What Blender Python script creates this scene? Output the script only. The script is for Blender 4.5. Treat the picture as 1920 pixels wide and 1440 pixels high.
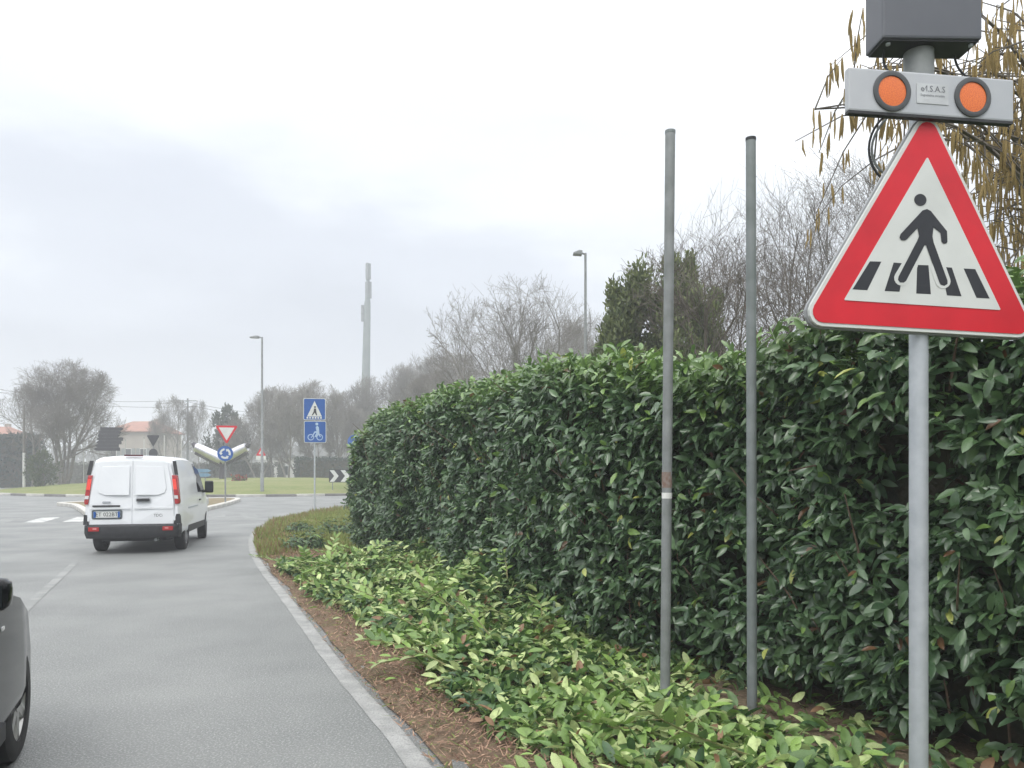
import bpy, bmesh, math, random
import numpy as np
from mathutils import Vector, Matrix, Euler
from mathutils.geometry import tessellate_polygon

for o in list(bpy.data.objects): bpy.data.objects.remove(o)
SC = bpy.context.scene
COL = SC.collection
R = math.radians
rng = np.random.default_rng(7)
random.seed(7)

# ------------------------------------------------------------------ camera
EYE = 1.5
cam_d = bpy.data.cameras.new('camera'); cam = bpy.data.objects.new('camera', cam_d); COL.objects.link(cam)
cam.location = (0, 0, EYE); cam.rotation_euler = (R(90), 0, 0)
cam_d.sensor_width = 36; cam_d.lens = 27.06; cam_d.shift_y = 165/1920
cam_d.clip_start = .05; cam_d.clip_end = 4000
SC.camera = cam
F = 1443.0
def gx(x, y):                       # metres on the ground from the survey of the photograph
    Y = EYE*F/(y-885.0); return ((x-960)/F*Y, Y)
def at(x, y, Y):
    return Vector(((x-960)/F*Y, Y, EYE+(885-y)/F*Y))

# ------------------------------------------------------------------ world, sun, exposure
SUN_EL, SUN_AZ = R(52), R(200)      # azimuth clockwise from +Y; soft sun behind the cloud
w = bpy.data.worlds.new('World'); SC.world = w; w.use_nodes = True
nt = w.node_tree; N = nt.nodes; L = nt.links
for n in list(N): N.remove(n)
wo = N.new('ShaderNodeOutputWorld'); bg = N.new('ShaderNodeBackground'); bg.inputs[1].default_value = .1
sky = N.new('ShaderNodeTexSky'); sky.sky_type = 'NISHITA'; sky.sun_disc = False
sky.sun_elevation = SUN_EL; sky.sun_rotation = SUN_AZ; sky.air_density = 1.5; sky.dust_density = 4
tc = N.new('ShaderNodeTexCoord'); sep = N.new('ShaderNodeSeparateXYZ'); L.new(tc.outputs['Generated'], sep.inputs[0])
mp = N.new('ShaderNodeMapping'); mp.inputs['Scale'].default_value = (1.1, 1.1, 3.2); mp.inputs['Location'].default_value = (1.7, .9, .4)
L.new(tc.outputs['Generated'], mp.inputs[0])
nz = N.new('ShaderNodeTexNoise'); nz.inputs['Scale'].default_value = 1.7; nz.inputs['Detail'].default_value = 5; nz.inputs['Roughness'].default_value = .5
L.new(mp.outputs[0], nz.inputs[0])
m1 = N.new('ShaderNodeMath'); m1.operation = 'MULTIPLY_ADD'; m1.inputs[1].default_value = .5; L.new(nz.outputs[0], m1.inputs[0])
m0 = N.new('ShaderNodeMath'); m0.operation = 'ADD'; m0.inputs[1].default_value = -.25; L.new(sep.outputs[2], m0.inputs[0])
L.new(m0.outputs[0], m1.inputs[2])
rp = N.new('ShaderNodeValToRGB'); L.new(m1.outputs[0], rp.inputs[0])
rp.color_ramp.interpolation = 'EASE'
cr = rp.color_ramp.elements
cr[0].position = 0.0; cr[0].color = (.475, .505, .575, 1)
cr[1].position = 1.0; cr[1].color = (2.3, 2.32, 2.36, 1)
for p, c in ((.14, (.515, .55, .625)), (.25, (.62, .66, .74)), (.36, (.84, .88, .94)), (.50, (1.36, 1.38, 1.41))):
    e = cr.new(p); e.color = (*c, 1)
sc10 = N.new('ShaderNodeVectorMath'); sc10.operation = 'SCALE'; sc10.inputs['Scale'].default_value = 10.0
L.new(rp.outputs[0], sc10.inputs[0])
mixw = N.new('ShaderNodeMix'); mixw.data_type = 'RGBA'; mixw.inputs['Factor'].default_value = .93
L.new(sky.outputs[0], mixw.inputs['A']); L.new(sc10.outputs[0], mixw.inputs['B'])
L.new(mixw.outputs['Result'], bg.inputs[0]); L.new(bg.outputs[0], wo.inputs[0])

sun_d = bpy.data.lights.new('sun', 'SUN'); sun = bpy.data.objects.new('sun', sun_d); COL.objects.link(sun)
sun_d.energy = 1.0; sun_d.angle = R(25); sun_d.color = (1, .97, .93)
sun.rotation_euler = (R(90)-SUN_EL, 0, math.pi-SUN_AZ)
sun.location = (0, 0, 60)
vs = SC.view_settings; vs.view_transform = 'Standard'; vs.look = 'None'; vs.exposure = 0.36; vs.gamma = 1; vs.use_curve_mapping = False
SC.cycles.use_denoising = True
SC.cycles.max_bounces = 6; SC.cycles.diffuse_bounces = 3; SC.cycles.glossy_bounces = 3
SC.cycles.transmission_bounces = 4; SC.cycles.volume_bounces = 1; SC.cycles.transparent_max_bounces = 6

# ------------------------------------------------------------------ materials
MATS = {}
def pm(name, c1, c2=None, scale=8.0, rough=.6, metal=0.0, bump=0.0, bscale=None, detail=4, attr=None, spec=.5,
       rough2=None, lo=.35, hi=.65, emit=None, coat=0, c3=None, s3=200.0, sub=None):
    if name in MATS: return MATS[name]
    m = bpy.data.materials.new(name); m.use_nodes = True
    nt = m.node_tree; n = nt.nodes; l = nt.links
    b = n['Principled BSDF']
    b.inputs['Roughness'].default_value = rough; b.inputs['Metallic'].default_value = metal
    b.inputs['Specular IOR Level'].default_value = spec
    if coat: b.inputs['Coat Weight'].default_value = coat; b.inputs['Coat Roughness'].default_value = .05
    t = n.new('ShaderNodeTexCoord'); vec = t.outputs['Object']
    nz = n.new('ShaderNodeTexNoise'); nz.inputs['Scale'].default_value = scale; nz.inputs['Detail'].default_value = detail
    l.new(vec, nz.inputs['Vector'])
    mr = n.new('ShaderNodeMapRange'); mr.inputs[1].default_value = lo; mr.inputs[2].default_value = hi
    l.new(nz.outputs[0], mr.inputs[0])
    mx = n.new('ShaderNodeMix'); mx.data_type = 'RGBA'
    l.new(mr.outputs[0], mx.inputs['Factor'])
    c2 = c2 or tuple(min(1, v*.82) for v in c1)
    mx.inputs['A'].default_value = (*c1, 1); mx.inputs['B'].default_value = (*c2, 1)
    col = mx.outputs['Result']
    if attr:
        a = n.new('ShaderNodeAttribute'); a.attribute_name = attr
        mu = n.new('ShaderNodeMix'); mu.data_type = 'RGBA'; mu.blend_type = 'MULTIPLY'; mu.inputs['Factor'].default_value = 1
        l.new(col, mu.inputs['A']); l.new(a.outputs['Color'], mu.inputs['B']); col = mu.outputs['Result']
    if c3:
        n3 = n.new('ShaderNodeTexNoise'); n3.inputs['Scale'].default_value = s3; n3.inputs['Detail'].default_value = 2
        l.new(vec, n3.inputs['Vector'])
        m3 = n.new('ShaderNodeMapRange'); m3.inputs[1].default_value = .5; m3.inputs[2].default_value = .72
        l.new(n3.outputs[0], m3.inputs[0])
        x3 = n.new('ShaderNodeMix'); x3.data_type = 'RGBA'; l.new(m3.outputs[0], x3.inputs['Factor'])
        l.new(col, x3.inputs['A']); x3.inputs['B'].default_value = (*c3, 1); col = x3.outputs['Result']
    l.new(col, b.inputs['Base Color'])
    if rough2 is not None:
        r2 = n.new('ShaderNodeMapRange'); r2.inputs[1].default_value = lo; r2.inputs[2].default_value = hi
        r2.inputs[3].default_value = rough; r2.inputs[4].default_value = rough2
        l.new(nz.outputs[0], r2.inputs[0]); l.new(r2.outputs[0], b.inputs['Roughness'])
    if bump:
        nb = n.new('ShaderNodeTexNoise'); nb.inputs['Scale'].default_value = bscale or scale*4; nb.inputs['Detail'].default_value = 3
        l.new(vec, nb.inputs['Vector'])
        bp = n.new('ShaderNodeBump'); bp.inputs['Strength'].default_value = bump; bp.inputs['Distance'].default_value = .01
        l.new(nb.outputs[0], bp.inputs['Height']); l.new(bp.outputs[0], b.inputs['Normal'])
    if emit:
        b.inputs['Emission Color'].default_value = (*emit[:3], 1); b.inputs['Emission Strength'].default_value = emit[3]
    MATS[name] = m
    return m

def leaf_mat(name, rough, trans, spec=.5):
    m = bpy.data.materials.new(name); m.use_nodes = True; MATS[name] = m
    n = m.node_tree.nodes; l = m.node_tree.links; b = n['Principled BSDF']
    a = n.new('ShaderNodeAttribute'); a.attribute_name = 'tint'
    t = n.new('ShaderNodeTexCoord'); nz = n.new('ShaderNodeTexNoise'); nz.inputs['Scale'].default_value = 30
    l.new(t.outputs['Object'], nz.inputs[0])
    mr = n.new('ShaderNodeMapRange'); mr.inputs[1].default_value = .3; mr.inputs[2].default_value = .7
    mr.inputs[3].default_value = .8; mr.inputs[4].default_value = 1.2; l.new(nz.outputs[0], mr.inputs[0])
    sc = n.new('ShaderNodeVectorMath'); sc.operation = 'SCALE'; l.new(a.outputs['Color'], sc.inputs[0]); l.new(mr.outputs[0], sc.inputs['Scale'])
    l.new(sc.outputs[0], b.inputs['Base Color']); b.inputs['Roughness'].default_value = rough; b.inputs['Specular IOR Level'].default_value = spec
    tr = n.new('ShaderNodeBsdfTranslucent'); l.new(sc.outputs[0], tr.inputs[0])
    mx = n.new('ShaderNodeMixShader'); mx.inputs[0].default_value = trans
    l.new(b.outputs[0], mx.inputs[1]); l.new(tr.outputs[0], mx.inputs[2]); l.new(mx.outputs[0], n['Material Output'].inputs[0])
    return m

M_leaf = leaf_mat('laurel_leaf', .28, .2, .7)
M_cut = leaf_mat('cut_laurel_leaf', .45, .2)
M_far = leaf_mat('evergreen_leaf', .6, .15, .3)
M_dry = leaf_mat('dry_litter', .9, .1, .1)
M_grass_b = leaf_mat('grass_blade', .65, .25, .3)
M_asph = pm('asphalt', (.152, .16, .157), (.215, .221, .214), .7, .66, bump=1.0, bscale=90, c3=(.345, .35, .34), s3=75, rough2=.5, spec=.4, detail=7, lo=.32, hi=.7)
M_line = pm('worn_white_paint', (.36, .36, .35), (.235, .24, .232), 5.5, .65, bump=.8, bscale=90, lo=.38, hi=.64, c3=(.225, .23, .222), s3=60, detail=8)
M_faint = pm('faded_white_paint', (.27, .275, .267), (.20, .208, .20), 2.5, .6, bump=.8, bscale=90, lo=.40, hi=.55, c3=(.20, .205, .20), s3=70)
M_zebra = pm('zebra_white_paint', (.62, .62, .60), (.30, .31, .30), 2.2, .6, lo=.45, hi=.62, c3=(.28, .285, .28), s3=40)
M_ground = pm('field_grass', (.10, .13, .05), (.15, .15, .075), .35, .95, bump=.6, bscale=20, spec=.1)
M_isl = pm('island_turf', (.14, .18, .055), (.20, .215, .09), .5, .95, bump=.8, bscale=12, c3=(.24, .22, .12), s3=6, spec=.1)
M_split = pm('island_dirt_turf', (.17, .15, .09), (.25, .20, .13), 1.2, .95, bump=.8, bscale=12, spec=.1)
M_verge = pm('verge_soil', (.18, .125, .09), (.13, .11, .07), 3.5, .95, bump=1, bscale=60, c3=(.25, .175, .13), s3=50, spec=.1)
M_vturf = pm('verge_turf', (.14, .17, .05), (.21, .20, .08), 2.5, .95, bump=1, bscale=60, c3=(.22, .16, .085), s3=9, spec=.1)
M_kerbw = pm('kerb_white', (.56, .55, .51), (.42, .41, .38), 2, .8, spec=.2)
M_kerbd = pm('kerb_dark', (.16, .155, .15), (.22, .21, .20), 2, .8, spec=.2)
M_galv = pm('galvanised_steel', (.50, .53, .56), (.40, .43, .46), 14, .55, .35, bump=.1, bscale=80, lo=.3, hi=.7)
M_galvw = pm('weathered_steel', (.29, .305, .31), (.20, .215, .21), 10, .65, .25, bump=.15, bscale=70, lo=.3, hi=.7)
M_galvw2 = pm('weathered_steel_green', (.26, .285, .29), (.17, .195, .19), 6, .65, .25, bump=.15, bscale=70, lo=.3, hi=.7)
M_rust = pm('rust_stain', (.20, .13, .10), (.27, .23, .21), 40, .8)
M_red = pm('sign_red', (.66, .016, .03), (.55, .014, .026), 5, .38, spec=.4)
M_white = pm('sign_white', (.66, .68, .66), (.58, .60, .58), 5, .4)
M_black = pm('sign_black', (.016, .018, .024), (.022, .024, .03), 6, .45)
M_blue = pm('sign_blue', (.012, .095, .36), (.01, .08, .31), 5, .4)
M_rim = pm('sign_rim_grey', (.30, .31, .32), None, 10, .5, .3)
M_back = pm('sign_back', (.014, .014, .020), (.022, .022, .028), 3, .6)
M_bar = pm('lamp_bar_grey', (.47, .485, .51), (.42, .44, .47), 6, .5, .1)
M_box = pm('control_box_grey', (.115, .122, .14), (.10, .107, .125), 4, .5, .1, bump=.05)
M_ring = pm('lamp_ring', (.07, .075, .08), None, 8, .5)
M_amber = pm('amber_lens', (.82, .20, .035), (.68, .13, .03), 260, .3, lo=.4, hi=.6)
M_sticker = pm('white_sticker', (.78, .78, .76), None, 8, .5)
M_vanw = pm('van_white_paint', (.78, .80, .82), (.74, .76, .785), 1.5, .3, coat=.5)
M_blackp = pm('black_plastic', (.02, .021, .024), (.028, .029, .032), 12, .6)
M_tyre = pm('tyre_rubber', (.016, .016, .017), (.024, .024, .024), 20, .85)
M_alloy = pm('alloy_rim', (.42, .42, .40), (.34, .34, .33), 8, .3, .85)
M_steelrim = pm('steel_rim', (.30, .30, .31), None, 8, .5, .5)
M_glass = pm('dark_glass', (.012, .016, .018), (.016, .02, .022), 3, .06)
M_tail = pm('tail_light_red', (.42, .02, .02), (.34, .012, .015), 20, .15, coat=.5)
M_brake = pm('brake_light_lit', (.5, .03, .025), None, 20, .2, emit=(1, .10, .06, .35))
M_clear = pm('clear_lamp', (.7, .7, .7), None, 10, .12)
M_chrome = pm('chrome', (.55, .56, .57), None, 8, .15, .9)
M_carblk = pm('car_black_paint', (.007, .008, .009), (.010, .011, .012), 2, .09, spec=.2)
M_bark = pm('bark_grey', (.17, .16, .14), (.23, .215, .19), 6, .9, bump=.5, bscale=30)
M_bark2 = pm('bark_brown', (.10, .085, .07), (.15, .13, .105), 8, .9, bump=.5, bscale=30)
M_barkp = pm('bark_pale', (.20, .19, .165), (.14, .13, .11), 4, .9)
M_twig = pm('hedge_twig', (.10, .065, .045), (.16, .11, .075), 12, .85)
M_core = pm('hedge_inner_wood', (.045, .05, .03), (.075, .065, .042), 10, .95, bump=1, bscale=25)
M_stem = pm('green_stem', (.16, .20, .06), (.20, .17, .08), 12, .7)
M_catkin = pm('catkin', (.36, .27, .10), (.25, .17, .065), 60, .85, bump=.6, bscale=250)
M_conc = pm('mast_concrete', (.25, .285, .285), (.21, .24, .245), .6, .8)
M_wall1 = pm('house_plaster', (.38, .34, .29), (.34, .30, .26), .6, .9)
M_wall2 = pm('pale_wall', (.62, .62, .60), (.55, .55, .53), .4, .85)
M_roof = pm('terracotta_roof', (.36, .17, .12), (.28, .14, .10), 1.2, .85, bump=.5, bscale=8)
M_sculp = pm('brushed_steel', (.72, .72, .75), (.62, .62, .66), 3, .3, .92)
M_scdark = pm('sculpture_dark', (.05, .045, .055), None, 3, .5)
M_flow = pm('red_flowers', (.36, .06, .045), (.26, .08, .05), 9, .8)

# ------------------------------------------------------------------ object helpers
def tag(o, label=None, cat=None, group=None, kind=None):
    if label: o['label'] = label
    if cat: o['category'] = cat
    if group: o['group'] = group
    if kind: o['kind'] = kind
    return o
def empty(name, loc=(0, 0, 0), rz=0, label=None, cat=None, group=None):
    o = bpy.data.objects.new(name, None); COL.objects.link(o); o.empty_display_size = .2
    o.location = loc; o.rotation_euler = (0, 0, rz)
    return tag(o, label, cat, group)
def link(name, me, parent=None, mat=None):
    o = bpy.data.objects.new(name, me); COL.objects.link(o); o.parent = parent
    if mat is not None and len(me.materials) == 0: me.materials.append(mat)
    return o
def np_mesh(name, V, faces_flat, loop_tot, tint=None, smooth=False):
    me = bpy.data.meshes.new(name)
    V = np.asarray(V, np.float32); lt = np.asarray(loop_tot, np.int32); ff = np.asarray(faces_flat, np.int32)
    me.vertices.add(len(V)); me.vertices.foreach_set('co', V.ravel())
    me.loops.add(len(ff)); me.loops.foreach_set('vertex_index', ff)
    me.polygons.add(len(lt)); st = np.zeros(len(lt), np.int32); st[1:] = np.cumsum(lt)[:-1]
    me.polygons.foreach_set('loop_start', st); me.polygons.foreach_set('loop_total', lt)
    if smooth: me.polygons.foreach_set('use_smooth', np.ones(len(lt), bool))
    if tint is not None:
        a = me.color_attributes.new('tint', 'FLOAT_COLOR', 'POINT')
        c = np.ones((len(V), 4), np.float32); c[:, :3] = tint; a.data.foreach_set('color', c.ravel())
    me.update(calc_edges=True); me.validate()
    return me

class MB:
    def __init__(s): s.v = []; s.f = []
    def add(s, vs, fs):
        b = len(s.v); s.v += [tuple(p) for p in vs]; s.f += [tuple(i+b for i in f) for f in fs]; return s
    def box(s, c, d, m=None):
        x, y, z = d[0]/2, d[1]/2, d[2]/2
        p = [Vector((sx*x, sy*y, sz*z)) for sz in (-1, 1) for sy in (-1, 1) for sx in (-1, 1)]
        if m is not None: p = [m @ q for q in p]
        p = [q+Vector(c) for q in p]
        return s.add(p, [(0, 2, 3, 1), (4, 5, 7, 6), (0, 1, 5, 4), (2, 6, 7, 3), (0, 4, 6, 2), (1, 3, 7, 5)])
    def tube(s, path, rad, sides=8, cap=True):
        P = [Vector(p) for p in path]; n = len(P)
        if not hasattr(rad, '__len__'): rad = [rad]*n
        b = len(s.v); up = None
        for i in range(n):
            d = (P[min(i+1, n-1)]-P[max(i-1, 0)])
            d = d.normalized() if d.length > 1e-9 else Vector((0, 0, 1))
            if up is None: up = d.orthogonal().normalized()
            else:
                up = up - d*up.dot(d)
                up = up.normalized() if up.length > 1e-6 else d.orthogonal().normalized()
            q = d.cross(up)
            for k in range(sides):
                a = 2*math.pi*k/sides
                s.v.append(tuple(P[i]+(up*math.cos(a)+q*math.sin(a))*rad[i]))
        for i in range(n-1):
            for k in range(sides):
                k2 = (k+1) % sides
                s.f.append((b+i*sides+k, b+i*sides+k2, b+(i+1)*sides+k2, b+(i+1)*sides+k))
        if cap:
            s.f.append(tuple(b+k for k in range(sides))[::-1]); s.f.append(tuple(b+(n-1)*sides+k for k in range(sides)))
        return s
    def prism(s, pts, fn0, fn1):
        """closed 2-d outline -> slab; fn0/fn1 map (u,v) to the two faces"""
        n = len(pts); b = len(s.v)
        tri = tessellate_polygon([[Vector((p[0], p[1], 0)) for p in pts]])
        s.v += [tuple(fn0(*p)) for p in pts] + [tuple(fn1(*p)) for p in pts]
        for t in tri:
            s.f.append((b+t[0], b+t[1], b+t[2])); s.f.append((b+n+t[2], b+n+t[1], b+n+t[0]))
        for i in range(n):
            j = (i+1) % n; s.f.append((b+i, b+j, b+n+j, b+n+i))
        return s
    def mesh(s, name, smooth=None, bevel=0, seg=2, fix=True):
        bm = bmesh.new(); vv = [bm.verts.new(p) for p in s.v]
        for f in s.f:
            try: bm.faces.new([vv[i] for i in f])
            except ValueError: pass
        if fix: bmesh.ops.recalc_face_normals(bm, faces=bm.faces)
        if bevel:
            es = [e for e in bm.edges if len(e.link_faces) == 2 and e.calc_face_angle(0) > R(40)]
            bmesh.ops.bevel(bm, geom=es, offset=bevel, segments=seg, profile=.6, affect='EDGES', clamp_overlap=True)
        me = bpy.data.meshes.new(name); bm.to_mesh(me); bm.free()
        if smooth is not None:
            me.polygons.foreach_set('use_smooth', np.ones(len(me.polygons), bool)); me.set_sharp_from_angle(angle=R(smooth))
        return me
    def build(s, name, mat, parent=None, smooth=None, bevel=0, seg=2):
        return link(name, s.mesh(name, smooth, bevel, seg), parent, mat)

def rrect(x0, x1, z0, z1, r, n=5):
    out = []
    for cx, cz, a0 in ((x1-r, z1-r, 0), (x0+r, z1-r, 90), (x0+r, z0+r, 180), (x1-r, z0+r, 270)):
        for k in range(n+1):
            a = R(a0+90*k/n); out.append((cx+r*math.cos(a), cz+r*math.sin(a)))
    return out
def circ(cx, cz, r, n=32): return [(cx+r*math.cos(2*math.pi*k/n), cz+r*math.sin(2*math.pi*k/n)) for k in range(n)]
def round_poly(pts, r, n=5):
    out = []; m = len(pts)
    for i in range(m):
        p = Vector(pts[i]); a = (Vector(pts[i-1])-p).normalized(); c = (Vector(pts[(i+1) % m])-p).normalized()
        half = math.acos(max(-1, min(1, a.dot(c))))/2; t = r/math.tan(half)
        p0 = p+a*t; p1 = p+c*t; ctr = p+(a+c).normalized()*(r/math.sin(half))
        v0 = p0-ctr; v1 = p1-ctr; ang = v0.angle_signed(v1) if v0.length else 0
        for k in range(n+1):
            t_ = ang*k/n; cs, sn = math.cos(-t_), math.sin(-t_)
            out.append((ctr.x+v0.x*cs-v0.y*sn, ctr.y+v0.x*sn+v0.y*cs))
    return out
def text_mesh(txt, size):
    cu = bpy.data.curves.new('lettering', 'FONT'); cu.body = txt; cu.size = size; cu.align_x = 'CENTER'; cu.align_y = 'CENTER'
    cu.resolution_u = 2
    o = bpy.data.objects.new('tmp_text', cu); COL.objects.link(o)
    bpy.context.view_layer.update(); dg = bpy.context.evaluated_depsgraph_get()
    me = bpy.data.meshes.new_from_object(o.evaluated_get(dg)); bpy.data.objects.remove(o); bpy.data.curves.remove(cu)
    me.name = 'lettering'
    return me
def copy_tree(o, parent=None):
    c = o.copy(); COL.objects.link(c); c.parent = parent
    for ch in list(o.children): copy_tree(ch, c)
    return c

_ph = np.random.default_rng(3).uniform(0, 6.28, (12, 3))
def fbm(x, y, f=1.0):
    s = 0; a = 1.0; tot = 0
    for k in range(6):
        fx = f*1.83**k; an = _ph[k, 2]
        s = s + a*np.sin(fx*(x*math.cos(an)+y*math.sin(an))+_ph[k, 0])*np.sin(fx*(-x*math.sin(an)+y*math.cos(an))*1.13+_ph[k, 1])
        tot += a; a *= .62
    return s/tot*1.6

def norm(a): return a/np.maximum(np.linalg.norm(a, axis=-1, keepdims=True), 1e-9)
def leaves(P, D, Nn, Ln, W, tint, fold=.22, curl=.25):
    """arrays of leaves -> (verts, faces_flat, loop_totals, tint per vert); 8 triangles' worth each"""
    n = len(P); D = norm(D); Nn = norm(Nn - D*np.sum(D*Nn, 1, keepdims=True)); S = np.cross(D, Nn)
    Ln = np.broadcast_to(Ln, n)[:, None]; W = np.broadcast_to(W, n)[:, None]
    fo = np.broadcast_to(fold, n)[:, None]; cu = np.broadcast_to(curl, n)[:, None]
    def pt(t, s): return P + D*Ln*t + S*W*s*.5 + Nn*(W*abs(s)*fo - cu*Ln*t*t)
    V = np.stack([pt(0, 0), pt(.25, 0), pt(.52, 0), pt(.8, 0), pt(1, 0), pt(.20, .74), pt(.5, 1), pt(.8, .66), pt(.20, -.74), pt(.5, -1), pt(.8, -.66)], 1).reshape(-1, 3)
    tmpl = np.array([0, 5, 1, 1, 5, 6, 2, 2, 6, 7, 3, 3, 7, 4, 0, 1, 8, 1, 2, 9, 8, 2, 3, 10, 9, 3, 4, 10])
    tot = np.tile(np.array([3, 4, 4, 3, 3, 4, 4, 3]), n)
    ff = (tmpl[None] + 11*np.arange(n)[:, None]).ravel()
    return V, ff, tot, np.repeat(tint, 11, 0)
def leaf_obj(name, data, mat, parent=None, kind=None, smooth=True):
    o = link(name, np_mesh(name, data[0], data[1], data[2], data[3], smooth), parent, mat)
    if kind: o['kind'] = kind
    return o
def blades(P, D, W, tint):
    """thin 3-point strips: P base, D full vector"""
    n = len(P); S = norm(np.cross(D, np.array([0, 0, 1.0])+rng.normal(0, .3, (n, 3))))*np.broadcast_to(W, n)[:, None]*.5
    bend = rng.normal(0, .12, (n, 3))*np.linalg.norm(D, axis=1, keepdims=True)
    V = np.stack([P-S, P+S, P+D*.55+bend*.5+S*.7, P+D*.55+bend*.5-S*.7, P+D+bend], 1).reshape(-1, 3)
    ff = (np.array([0, 1, 2, 3, 3, 2, 4])[None]+5*np.arange(n)[:, None]).ravel()
    return V, ff, np.tile(np.array([4, 3]), n), np.repeat(tint, 5, 0)

# ================================================================== SETTING
# ground sheet
g = 620
ground = MB().add([(-g, -60, -.03), (g, -60, -.03), (g, g, -.03), (-g, g, -.03)], [(0, 1, 2, 3)]).build('ground', M_ground)
tag(ground, 'flat dull green fields reaching to the horizon', kind='structure', cat='ground')

def catmull(pts, n):
    P = [Vector(p) for p in pts]; P = [P[0]*2-P[1]]+P+[P[-1]*2-P[-2]]; out = []
    for i in range(1, len(P)-2):
        for k in range(n):
            t = k/n; a, b, c, d = P[i-1:i+3]
            out.append(.5*((2*b)+(c-a)*t+(2*a-5*b+4*c-d)*t*t+(3*b-a-3*c+d)*t**3))
    out.append(P[-2]); return out
EDGE = catmull([(1.75, -3.0), (.62, 1.2), (-.35, 3.9), (-1.233, 5.93), (-2.52, 9.02), (-3.79, 12.03), (-4.92, 14.93), (-5.95, 18.0),
                (-6.68, 20.9), (-7.15, 24.05), (-7.15, 27.4), (-6.7, 31.2), (-4.6, 35.6), (2, 40.5), (14, 44.5), (40, 47)], 10)
SPINE = catmull([(7.5, -3), (6, 1.5), (4.6, 4), (3.6, 6), (2.2, 9), (.8, 12), (-.6, 15), (-1.9, 18), (-2.6, 20.5), (-2.8, 23.0), (-2.4, 25.5),
                 (-1.2, 28), (1.5, 30), (6, 33), (16, 36), (40, 38)], 10)
# road sheet: approach, roundabout ring, arms
CX, CY, RI = -21.0, 66.0, 20.0
RO = 28.5
out = [(p.x+.6, p.y-.1) for p in EDGE[:-20]]
out += [(45, 45), (45, 56), (20, 55)]
a0 = math.atan2(55-CY, 5-CX)
for k in range(0, 49):
    a = -.2+(math.pi+.25)*k/48; out.append((CX+RO*math.cos(a), CY+RO*math.sin(a)))
out += [(-70, 62), (-70, 52), (-47, 47), (-36, 38.5), (-29, 31), (-20, 22.5), (-12.4, 13), (-8.7, 6), (-5.4, -3)]
mb = MB(); tri = tessellate_polygon([[Vector((x, y, 0)) for x, y in out]])
mb.add([(x, y, 0) for x, y in out], [tuple(t) for t in tri])
road = mb.build('road', M_asph)
tag(road, 'worn grey asphalt road running up to the roundabout', kind='structure', cat='road')
# verge (rises gently off the asphalt up to the hedge)
rows = 14; vv = []; ff = []
EDs = EDGE; n = min(len(EDGE), len(SPINE))
for i in range(n):
    e, s_ = EDGE[i], SPINE[i]
    for k in range(rows):
        t = (k/(rows-1))**1.6; x, y = e.x+(s_.x-e.x)*t, e.y+(s_.y-e.y)*t
        wob = (fbm(np.array(x), np.array(y), 2.3)*.05) if k == 0 else 0
        z = .014+.055*min(1, t*6)+(0 if k < 1 else .025*float(fbm(np.array(x), np.array(y), 3.0)))
        if k == 0: x += wob; z = .012
        vv.append((x, y, z))
for i in range(n-1):
    for k in range(rows-1):
        a = i*rows+k; ff.append((a, a+1, a+rows+1, a+rows))
cutr = 57*(rows-1)
verge = MB().add(vv[:58*rows], ff[:cutr]).build('verge', M_verge, smooth=80)
tag(verge, 'bare soil verge between the road and the hedge', kind='structure', cat='verge')
turf = MB().add(vv, ff[cutr:]).build('grass_verge', M_vturf, smooth=80)
tag(turf, 'grassy verge corner where the road turns past the hedge end', kind='structure', cat='verge')

def strip(pts, w, z, name, mat, side=1, parent=None, off=0):
    mb = MB(); m = len(pts); vs_ = []
    for i in range(m):
        d = (pts[min(i+1, m-1)]-pts[max(i-1, 0)]).normalized(); nrm = Vector((-d.y, d.x))*side
        j1 = .006*math.sin(i*2.3)*math.sin(i*.7+1) if name == 'edge_line' else 0
        for o_ in (off, off+w+j1): vs_.append((pts[i].x+nrm.x*o_, pts[i].y+nrm.y*o_, z))
    mb.add(vs_, [(2*i, 2*i+1, 2*i+3, 2*i+2) for i in range(m-1)])
    return mb.build(name, mat, parent)
strip(EDGE[4:100], .12, .004, 'edge_line', M_line, 1, road, .05)
# centre line, nearly worn away
cl = [Vector((p.x, p.y)) for p in catmull([(-2.2, 1.5), (-3.55, 4.6), (-5.3, 8.5), (-7.15, 12.7)], 8)]
strip(cl, .11, .004, 'centre_line', M_faint, 1, road)
# zebra crossing
zd = Vector((-.36, .933)).normalized(); zx = Vector((zd.y, -zd.x))
for k in range(12):
    c = Vector((-8.0, 26.6)) - zx*(k*1.02)
    if 4 <= k <= 5: continue
    hw, hl = .26, 1.35
    q = [c+zx*hw+zd*hl, c-zx*hw+zd*hl, c-zx*hw-zd*hl, c+zx*hw-zd*hl]
    MB().add([(p.x, p.y, .005) for p in q], [(0, 1, 2, 3)]).build('crossing_stripe', M_zebra if k in (6, 7, 9, 11) else M_faint, road)
# edge ring round the island
ring = [Vector((CX+(RI+.55)*math.cos(a), CY+(RI+.55)*math.sin(a))) for a in np.linspace(R(195), R(330), 70)]
strip(ring, .22, .004, 'ring_line', M_line, -1, road)
arrow_l = [Vector(p) for p in ((-24.5, 36.5), (-28, 37.8), (-33, 40.5))]
strip(catmull([tuple(p) for p in arrow_l], 6), .3, .004, 'give_way_line', M_zebra, 1, road)

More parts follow.
